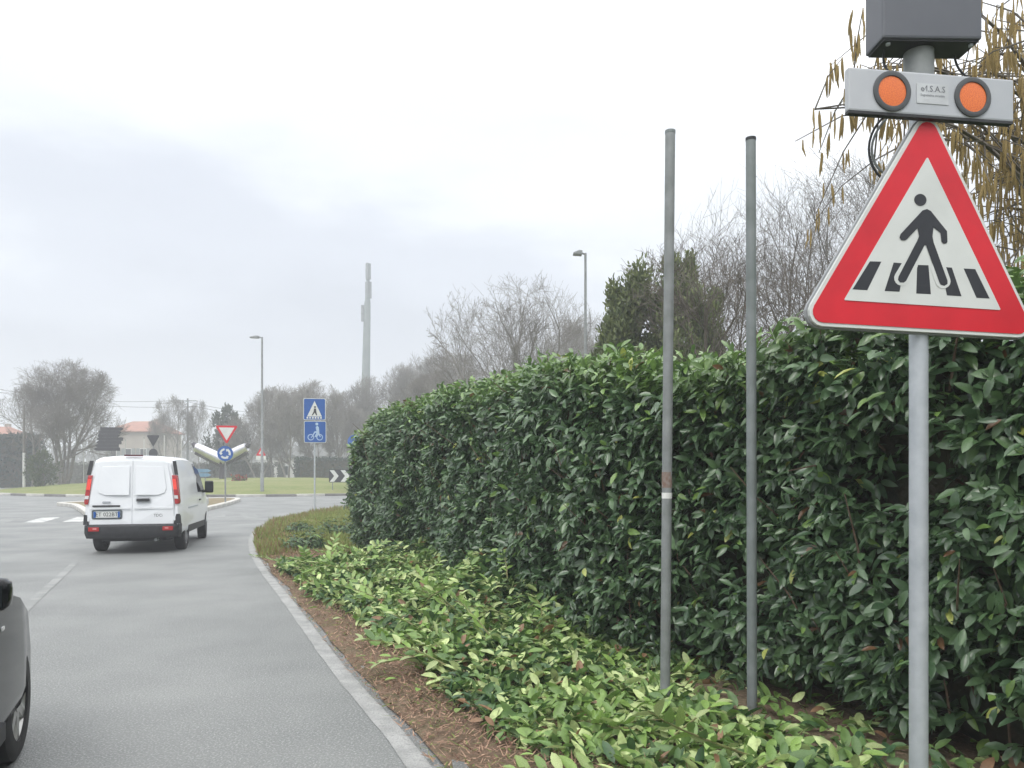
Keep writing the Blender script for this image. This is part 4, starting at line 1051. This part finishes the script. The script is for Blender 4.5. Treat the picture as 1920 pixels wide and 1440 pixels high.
for sx in (-1, 1):
    for y_ in (.62, 3.08): wheel(car, sx*.745, y_, .298, .19, sx, M_alloy, 7)
    mr = MB().box((sx*.905, 2.12, .995), (.17, .13, .135)).build('wing_mirror', M_carblk, car, 40, .05, 3)
    MB().box((sx*.905, 2.050, .995), (.13, .012, .09)).build('mirror_glass', M_glass, mr); MB().box((sx*.83, 2.15, .94), (.10, .07, .05)).build('mirror_arm', M_blackp, mr)
    MB().prism([(1.2, .98), (2.30, .98), (2.05, 1.28), (1.85, 1.37), (1.2, 1.40)], lambda u, v: (sx*(.842-(v-.94)*.44+.012), u, v), lambda u, v: (sx*(.80-(v-.94)*.44), u, v)).build('door_window', M_glass, car)
    MB().box((sx*.585, 3.60, .645), (.22, .20, .13), Matrix.Rotation(sx*-.5, 3, 'Z')).build('headlight', M_clear, car, 40, .05, 2)
    MB().box((sx*.848, 2.66, .76), (.010, .045, .02)).build('side_indicator', M_clear, car, None, .005)
    MB().box((sx*.857, 1.75, .82), (.03, .19, .035)).build('side_handle', M_chrome, car, None, .008)
    MB().prism([(1.0, .24), (2.65, .24), (2.65, .32), (1.0, .32)], lambda u, v: (sx*.862, u, v), lambda u, v: (sx*.80, u, v)).build('sill_trim', M_blackp, car)
MB().add([(-.57, 2.28, 1.35), (.57, 2.28, 1.35), (.63, 2.70, 1.06), (-.63, 2.70, 1.06), (-.57, 2.32, 1.37), (.57, 2.32, 1.37), (.63, 2.74, 1.08), (-.63, 2.74, 1.08)],
         [(0, 1, 2, 3), (7, 6, 5, 4), (0, 4, 5, 1), (1, 5, 6, 2), (2, 6, 7, 3), (3, 7, 4, 0)]).build('windscreen', M_glass, car)

MB().add([(-.50, .048, 1.14), (.50, .048, 1.14), (.46, .188, 1.372), (-.46, .188, 1.372), (-.50, .10, 1.10), (.50, .10, 1.10), (.46, .24, 1.33), (-.46, .24, 1.33)],
         [(0, 1, 2, 3), (7, 6, 5, 4), (0, 4, 5, 1), (1, 5, 6, 2), (2, 6, 7, 3), (3, 7, 4, 0)]).build('rear_window', M_glass, car)
for sx in (-1, 1): MB().box((sx*.655, .085, .86), (.16, .12, .24), Matrix.Rotation(sx*.35, 3, 'Z')).build('tail_light', M_tail, car, 40, .03, 2)
MB().box((0, .032, .62), (.50, .02, .11)).build('licence_plate', M_white, car)
MB().box((0, .08, .42), (1.44, .14, .16)).build('rear_bumper', M_blackp, car, 40, .04, 2)

# ================================================================== TREES
def grow(seed, height, rad, trunks=1, spread=.5, n1=8, n2=7, n3=7, n4=5, r0=.14, z0=.25, droop=0.0, tip=.006):
    rnd = random.Random(seed); segs = [[], []]
    ctr = Vector((0, 0, height*(z0+1)/2)); semi = Vector((rad, rad, height*(1-z0)/2))
    def inside(p):
        q = p-ctr; return (q.x/semi.x)**2+(q.y/semi.y)**2+(q.z/semi.z)**2 < 1.0+rnd.uniform(-.18, .12)
    def branch(p, d, ln, r, lev):
        n = 5 if lev < 2 else (4 if lev == 2 else 3); path = [p.copy()]; rr = [r]; dd = d.normalized()
        for i in range(n):
            w_ = .10 if lev == 0 else .17
            dd = (dd+Vector((rnd.gauss(0, w_), rnd.gauss(0, w_), rnd.gauss(0, w_)+(.10 if lev > 0 else .04)-droop*lev*.05))).normalized()
            q = path[-1]+dd*ln/n
            if lev > 0 and i > 0 and not inside(q): break
            if lev == 0 and q.z > height*.93: break
            path.append(q); rr.append(max(tip*.5, r*(1-.62*(i+1)/n)))
        if len(path) < 2: return
        segs[0 if lev < 2 else 1].append((path, rr, 7 if lev < 1 else (5 if lev == 1 else 3)))
        if lev >= 4: return
        cnt = (n1, n2, n3, n4)[lev]
        for k in range(cnt):
            t = (.28 if lev == 0 else .15)+(.82 if lev else .72)*(k+rnd.random()*.9)/cnt; t = min(t, .99)
            f = t*(len(path)-1); i = min(int(f), len(path)-2); p_ = path[i].lerp(path[i+1], f-i)
            dloc = (path[i+1]-path[i]).normalized(); ax = dloc.orthogonal().normalized(); ax.rotate(Matrix.Rotation(rnd.uniform(0, 6.28), 3, dloc))
            a = rnd.uniform(.45, .95)*(1.0 if lev else spread*1.6)
            dn = dloc*math.cos(a)+ax*math.sin(a)
            branch(p_, dn, ln*rnd.uniform(.50, .82)*(1.05-.35*t), max(tip, rr[i]*rnd.uniform(.42, .62)), lev+1)
    for k in range(trunks):
        a = rnd.uniform(0, 6.28); tl = 0 if trunks == 1 else rnd.uniform(.15, .62); a = k*6.28/trunks+rnd.uniform(-.5, .5)
        branch(Vector((.15*math.cos(a)*(trunks > 1), .15*math.sin(a)*(trunks > 1), -.15)), Vector((tl*math.cos(a), tl*math.sin(a), 1)), height*rnd.uniform(.62, .8), r0*rnd.uniform(.75, 1), 0)
    mes = []
    for s_, nm in zip(segs, ('trunk', 'crown')):
        mb = MB()
        for path, rr, sd in s_: mb.tube(path, rr, sd, False)
        if not mb.v: mes.append(None); continue
        tot = [len(f) for f in mb.f]; me = np_mesh(nm, np.array(mb.v), np.array([i for f in mb.f for i in f]), tot, None, True); mes.append(me)
    return mes
def tree(name, mes, loc, rz, scale, label, mat, group=None):
    o = empty(name, loc, rz, label, 'tree', group); o.scale = scale if hasattr(scale, '__len__') else (scale,)*3
    for me, nm in zip(mes, ('trunk', 'crown')):
        if me:
            if not me.materials: me.materials.append(mat)
            link(nm, me, o)
    return o
# large spreading tree behind the hedge
big = grow(11, 13.7, 5.6, 5, .62, 7, 6, 6, 4, .17, .20, tip=.010)
tree('bare_tree', big, (.1, 46, 0), 0, 1, 'large spreading bare tree beyond the hedge beside the street lamp', M_bark)
t2 = grow(23, 10.0, 4.6, 3, .6, 7, 7, 6, 5, .12, .15, tip=.010)
tree('bare_tree', t2, (-5.0, 58, 0), 1, (.95, .95, .93), 'lower bare tree merging into the left flank of the large spreading tree', M_bark)
# tree behind the triangular sign
t3 = grow(37, 10.8, 4.2, 5, .42, 8, 6, 6, 4, .09, .12, tip=.005)
tree('bare_tree', t3, (8.3, 22, 0), 0, 1, 'tall bare tree with upright branches behind the triangular sign', M_bark2)
t4 = grow(41, 7.0, 2.6, 3, .5, 7, 6, 6, 4, .08, .12, tip=.006)
tree('bare_tree', t4, (4.9, 17.5, 0), 0, 1, 'smaller bare tree between the evergreen and the second bare post', M_bark2)
# left large tree
t5 = grow(53, 11.0, 5.0, 5, .6, 8, 7, 7, 5, .16, .10, .3, tip=.010)
tree('bare_tree', t5, (-36.2, 62, 0), 0, .97, 'large round bare tree beside the slender wooden pole', M_bark)
t6 = grow(59, 8.8, 3.2, 1, .6, 8, 7, 7, 5, .17, .2, tip=.010)
tree('bare_tree', t6, (-39.5, 63.5, 0), 0, 1, 'smaller bare tree in front of the dark hedge on the left', M_bark)
# far trees
fars = [grow(60+k, 11, 3.6, 1 if k % 2 else 2, .45, 9, 7, 7, 5, .15, .12, tip=.013) for k in range(5)]
k = 0
for x_, Y, top_, wx in ((322, 96, 742, 1.0), (376, 98, 752, .7)):
    p = at(x_, top_, Y); tree('bare_tree', fars[k % 5], (p.x, Y, 0), k, (wx*.8, wx*.8, p.z/11*1.02), ('pale bare tree beside the tiled house, left of the crossarmed utility pole', 'narrow pale bare tree right of the crossarmed utility pole')[k], M_bark); k += 1
for x_, Y, top_, wx in ((484, 84, 742, .9), (512, 88, 726, 1.0), (540, 82, 720, 1.0), (566, 86, 722, 1.0), (588, 90, 714, 1.05), (612, 84, 720, 1.0), (636, 88, 735, 1.0), (660, 86, 760, .9), (452, 92, 790, .8)):
    p = at(x_, top_, Y); tree('bare_tree', fars[k % 5], (p.x, Y, 0), k*1.3, (wx, wx, p.z/11*1.02), 'misty bare tree in the row beyond the roundabout', M_bark, 'row of bare trees beyond the roundabout'); k += 1
for x_, Y, top_, wx in ((690, 95, 706, 1.1), (722, 100, 690, 1.2), (756, 96, 684, 1.2), (790, 92, 664, 1.1), (826, 98, 655, 1.2), (870, 95, 660, 1.2), (1010, 90, 640, 1.2), (1060, 80, 600, 1.2), (1120, 70, 585, 1.0)):
    p = at(x_, top_, Y); tree('bare_tree', fars[k % 5], (p.x, Y, 0), k*1.3, (wx, wx, p.z/11*1.02), 'misty bare tree in the grey wood behind the hedge', M_bark, 'grey wood behind the hedge'); k += 1

def evergreen(loc, h, r, label, n, leaf, c0, c1, seed, cone=.5, z0=.12, name='evergreen_tree', cat='tree', group=None):
    rg = np.random.default_rng(seed); o = empty(name, loc, 0, label, cat, group)
    MB().tube([(0, 0, -.2), (.05, 0, h*.5), (0, 0, h*.92)], [r*.09+.03, r*.05+.02, .015], 8).build('trunk', M_bark2, o, 60)
    nl = 80; lob = []
    for k in range(nl):
        t = rg.uniform(z0, 1); a = rg.uniform(0, 6.28); rr = r*(1-cone*t)*math.sqrt(max(0.02, 1-((t-.4)/.62)**2))*rg.uniform(.35, 1.12)
        lob.append((rr*math.cos(a), rr*math.sin(a), t*h, rg.uniform(.09, .26)*r*(1.1-.4*t)))
    lob = np.array(lob); i = rg.integers(0, nl, n); v = norm(rg.normal(0, 1, (n, 3))); rad = lob[i, 3][:, None]*rg.uniform(.2, 1.1, (n, 1))
    P = lob[i, :3]+v*rad*np.array([.9, .9, 2.0]); D = v*.6+np.array([0, 0, .9])+rg.normal(0, .35, (n, 3)); Nn = v+rg.normal(0, .5, (n, 3))
    g_ = np.clip(rg.uniform(0, 1, (n, 1))*.7+.3*(P[:, 2:3]/h), 0, 1); c = np.array(c0)*(1-g_)+np.array(c1)*g_
    P[:, 2] = np.maximum(P[:, 2], .05)
    leaf_obj('crown', leaves(P, D, Nn, rg.uniform(.6, 1.3, n)*leaf, rg.uniform(.3, .5, n)*leaf, c), M_far, o, 'stuff')
    mb = MB()
    for q in lob[::2]: mb.tube([(0, 0, max(.1, q[2]-.5)), (q[0]*.5, q[1]*.5, q[2]-.15), tuple(q[:3])], [.02, .015, .008], 4)
    mb.build('branches', M_bark2, o)
    return o
evergreen((3.75, 18.3, 0), 6.25, 2.5, 'bushy olive green evergreen behind the hedge by the stickered post', 34000, .13, (.06, .095, .045), (.19, .22, .085), 5, .2)
evergreen((2.75, 19.0, 0), 5.5, 1.3, 'lower evergreen shrub beside the bushy olive green evergreen', 12000, .13, (.06, .095, .045), (.16, .19, .075), 6, .3)
p = at(430, 770, 88); evergreen((p.x, 88, 0), p.z, 2.9, 'dark evergreen behind the give way triangle', 4500, .35, (.03, .045, .03), (.07, .09, .06), 8, .3)
p = at(80, 852, 58); evergreen((p.x, 58, .3), 2.6, 1.3, 'round green bush on the lawn below the large bare tree', 2600, .16, (.035, .06, .025), (.10, .13, .045), 9, .2, .05, 'round_bush', 'bush')
# dark tall hedge on the far left and low hedge beyond the island
def box_hedge(loc, lx, ly, h, label, n, leaf, c0, c1, seed, rz=0):
    rg = np.random.default_rng(seed); o = empty('background_hedge', loc, rz, label, 'hedge')
    MB().box((0, 0, h*.47), (lx*.93, ly*.8, h*.92)).build('inner_wood', M_core, o)
    P = np.stack([rg.uniform(-lx/2, lx/2, n), rg.uniform(-ly/2, ly/2, n), rg.uniform(.02, 1, n)*h], 1); f = rg.integers(0, 3, n)
    P[f == 0, 1] = -ly/2+rg.uniform(-.1, .2, (f == 0).sum()); P[f == 1, 2] = h*(1+.03*fbm(P[f == 1, 0], P[f == 1, 1], 1.5))-rg.uniform(0, .2, (f == 1).sum()); s_ = f == 2; P[s_, 0] = np.sign(rg.uniform(-1, 1, s_.sum()))*lx/2
    P += rg.normal(0, .08, (n, 3)); g_ = rg.uniform(0, 1, (n, 1)); c = np.array(c0)*(1-g_)+np.array(c1)*g_; P[:, 2] = np.maximum(P[:, 2], .03)
    leaf_obj('foliage', leaves(P, rg.normal(0, 1, (n, 3)), rg.normal(0, .6, (n, 3))+np.array([0, -.6, .6]), leaf, leaf*.5, c), M_far, o, 'stuff')
p = at(14, 815, 72); box_hedge((p.x-2.6, 73, 0), 9.5, 2.5, p.z, 'tall dark green hedge at the foot of the large bare tree', 5000, .26, (.018, .04, .032), (.045, .075, .055), 12)
box_hedge((-16.5, 79, 0), 11, 1.6, 2.9, 'dark hedge beyond the roundabout beside the chevron board', 4000, .24, (.02, .04, .03), (.05, .075, .055), 13)
box_hedge((-47, 100, 0), 34, 2.0, 2.6, 'long low hedge in front of the tiled house', 6000, .3, (.05, .06, .04), (.10, .11, .07), 14)
# buildings
def house(loc, w_, d_, hw_, hr, label, wall, rz=0, wins=3):
    o = empty('house', loc, rz, label, 'house')
    wl = MB().box((0, 0, hw_/2-.1), (w_, d_, hw_+.2)).build('wall', wall, o)
    e = .45; MB().add([(-w_/2-e, -d_/2-e, hw_), (w_/2+e, -d_/2-e, hw_), (w_/2+e, d_/2+e, hw_), (-w_/2-e, d_/2+e, hw_), (-w_/2+w_*.22, 0, hw_+hr), (w_/2-w_*.22, 0, hw_+hr),
                       (-w_/2-e, -d_/2-e, hw_+.15), (w_/2+e, -d_/2-e, hw_+.15), (w_/2+e, d_/2+e, hw_+.15), (-w_/2-e, d_/2+e, hw_+.15)],
                      [(3, 2, 1, 0), (0, 1, 7, 6), (1, 2, 8, 7), (2, 3, 9, 8), (3, 0, 6, 9), (6, 7, 5, 4), (7, 8, 5), (8, 9, 4, 5), (9, 6, 4)]).build('roof', M_roof, o)
    MB().box((w_*.2, d_*.1, hw_+hr*.9), (.6, .6, 1.3)).build('chimney', wall, o)
    for f in range(max(1, int(hw_//2.9))):
        for k in range(wins):
            x_ = -w_/2+w_*(k+.5)/wins; z_ = 1.6+f*2.9
            wn = MB().box((x_, -d_/2-.02, z_), (1.1, .08, 1.4)).build('window', M_wall2, o)
            MB().box((x_, -d_/2-.065, z_), (.9, .03, 1.2)).build('pane', M_glass, wn)
            for s_ in (-1, 1): MB().box((x_+s_*.86, -d_/2-.04, z_), (.55, .06, 1.4)).build('shutter', M_galvw2, wn)
    dr = MB().box((w_*.33, -d_/2-.03, 1.05), (1.0, .08, 2.1)).build('door', M_bark2, o); MB().box((w_*.33+.35, -d_/2-.085, 1.05), (.05, .04, .15)).build('handle', M_chrome, dr)
    return o
p = at(272, 790, 125); house((p.x, 125, 0), 7.4, 9, p.z-2.0, 2.0, 'plastered house with a terracotta tiled roof behind the direction arrows', M_wall1, R(-6))
p = at(-15, 800, 112); house((p.x, 112, 0), 9, 8, p.z-1.8, 1.8, 'house with a tiled roof showing above the tall dark hedge', M_wall1, R(4))
p = at(560, 857, 108); lw = empty('low_building', (p.x, 108, 0), 0, 'long low white building seen between the trunks of the tree row', 'building')
MB().box((0, 0, 1.7), (9.5, 6, 3.5)).build('wall', M_wall2, lw)
MB().box((0, 0, 3.58), (10.1, 6.6, .26)).build('roof', M_galvw, lw)
for k in range(4): 
    wn = MB().box((-3.6+k*2.4, -3.02, 1.7), (1.3, .08, 1.3)).build('window', M_galvw, lw); MB().box((-3.6+k*2.4, -3.07, 1.7), (1.1, .03, 1.1)).build('pane', M_glass, wn)
# far wood on the horizon
n = 26000; rg = np.random.default_rng(77); xx = rg.uniform(-330, 260, n); yy = 230+rg.uniform(-10, 25, n)+.0*xx; top_ = 8.5+2.6*fbm(xx, xx*0, .035)+1.6*fbm(xx, xx*0+4, .16)
P = np.stack([xx, yy, rg.uniform(0, 1, n)**.8*top_], 1); g_ = rg.uniform(0, 1, (n, 1)); c = np.array([.07, .07, .06])*(1-g_)+np.array([.13, .125, .11])*g_
fw = leaf_obj('far_wood', leaves(P, rg.normal(0, .4, (n, 3))+np.array([0, 0, 1]), rg.normal(0, 1, (n, 3))+np.array([0, -1, 0]), rg.uniform(1.2, 2.6, n), rg.uniform(.5, 1.1, n), c), M_far, None, 'stuff')
tag(fw, 'distant grey wood along the horizon', 'wood')

# ------------------------------------------------------------------ hazel with catkins overhanging the hedge
hz0 = Vector((4.3, 5.3, 0)); hzl = empty('hazel_tree', hz0, 0, 'leafless hazel hung with yellow brown catkins above the hedge', 'tree')
rnd = random.Random(91); tmb = MB(); cmb = MB(); nodes = []
tips = []
for k in range(27):
    Y = rnd.uniform(3.4, 5.4); xp = rnd.uniform(1560, 1960) if k > 4 else rnd.uniform(1535, 1640); yp = rnd.uniform(-160, 330) if k > 4 else rnd.uniform(120, 215)
    if k == 0: xp, yp, Y = 1528, 205, 3.5
    if xp > 1760: yp = rnd.uniform(-150, 420)
    if k > 17: xp, yp, Y = rnd.uniform(1790, 1990), rnd.uniform(60, 500), rnd.uniform(4.0, 5.6)
    tips.append(at(xp, yp, Y)-hz0)
for k, tp in enumerate(tips):
    r0 = Vector((rnd.uniform(-.2, .2), rnd.uniform(-.2, .2), -.1)); up_ = rnd.uniform(3.6, 5.0)
    m1_ = Vector((tp.x*.15, tp.y*.2, up_*.75)); m2_ = Vector((tp.x*.62, tp.y*.7, max(tp.z+rnd.uniform(.2, .7), up_*.75)))
    path = bez(r0, m1_, m2_, tp, 16); rr = [.022*(1-i/15.5)+.0025 for i in range(16)]
    (tmb if k < 6 else cmb).tube(path, rr, 6, False)
    for i in range(6, 16):
        nodes.append(path[i])
        for j in range(2):
            d = Vector((rnd.gauss(0, .6), rnd.gauss(0, .5), rnd.gauss(.05, .45))).normalized(); ln = rnd.uniform(.15, .5)
            q = path[i]; pts = [q, q+d*ln*.5+Vector((0, 0, .02)), q+d*ln-Vector((0, 0, ln*.12))]
            cmb.tube(pts, [.0045, .0035, .002], 4, False); nodes += [pts[1], pts[2], pts[1].lerp(pts[2], .5)]
tmb.build('trunk', M_bark2, hzl, 60); cmb.build('branches', M_bark2, hzl, 60)
ck = []
for v in range(4):
    ln = 1.0; path = [Vector((.05*math.sin(v+t*2), .04*math.cos(v*2+t*2), -t)) for t in np.linspace(0, 1, 6)]
    me = MB().tube(path, [.02, .055, .062, .058, .045, .012], 6).mesh('catkin', 60); me.materials.append(M_catkin); ck.append(me)
cand = []
for q in nodes:
    w_ = q+hz0; X = w_.x/w_.y*F+960; 
    if w_.z < 2.62: continue
    for j in range(rnd.choice((1, 2, 2, 3))): cand.append((q+Vector((rnd.gauss(0, .018), rnd.gauss(0, .018), 0)), rnd.uniform(.075, .135), rnd.randrange(4)))
rnd.shuffle(cand)
def visible(c):
    w_ = c[0]+hz0; X, Yp = w_.x/w_.y*F+960, 885-(w_.z-EYE)/w_.y*F; return 1480 < X < 1940 and -30 < Yp < 620
cand.sort(key=lambda c: -(visible(c)*10+c[1]/(c[0]+hz0).y))
for q, ln, v in cand[:300]:
    o = link('catkin', ck[v], hzl); o.location = q; o.scale = (ln*.95, ln*.95, ln); o.rotation_euler = (rnd.gauss(0, .1), rnd.gauss(0, .1), rnd.uniform(0, 6.28))
mb = MB()
for q, ln, v in cand[300:1200]:
    mb.tube([q, q-Vector((0, 0, ln*.5)), q-Vector((rnd.gauss(0, .006), 0, ln))], [.003, .0058, .002], 4)
if mb.v: mb.build('distant_catkins', M_catkin, hzl, 60)['kind'] = 'stuff'

# ------------------------------------------------------------------ haze
hz = MB().box((0, 285, 22), (1300, 730, 46.4)).build('haze', None); hz.data.materials.clear()
hm = bpy.data.materials.new('haze_air'); hm.use_nodes = True; n_ = hm.node_tree.nodes; n_.remove(n_['Principled BSDF'])
pv = n_.new('ShaderNodeVolumePrincipled'); pv.inputs['Color'].default_value = (.93, .95, 1, 1); pv.inputs['Density'].default_value = .0030; pv.inputs['Anisotropy'].default_value = 0
hm.node_tree.links.new(pv.outputs[0], n_['Material Output'].inputs['Volume']); hz.data.materials.append(hm)
tag(hz, 'pale winter haze in the air', 'haze', kind='stuff')
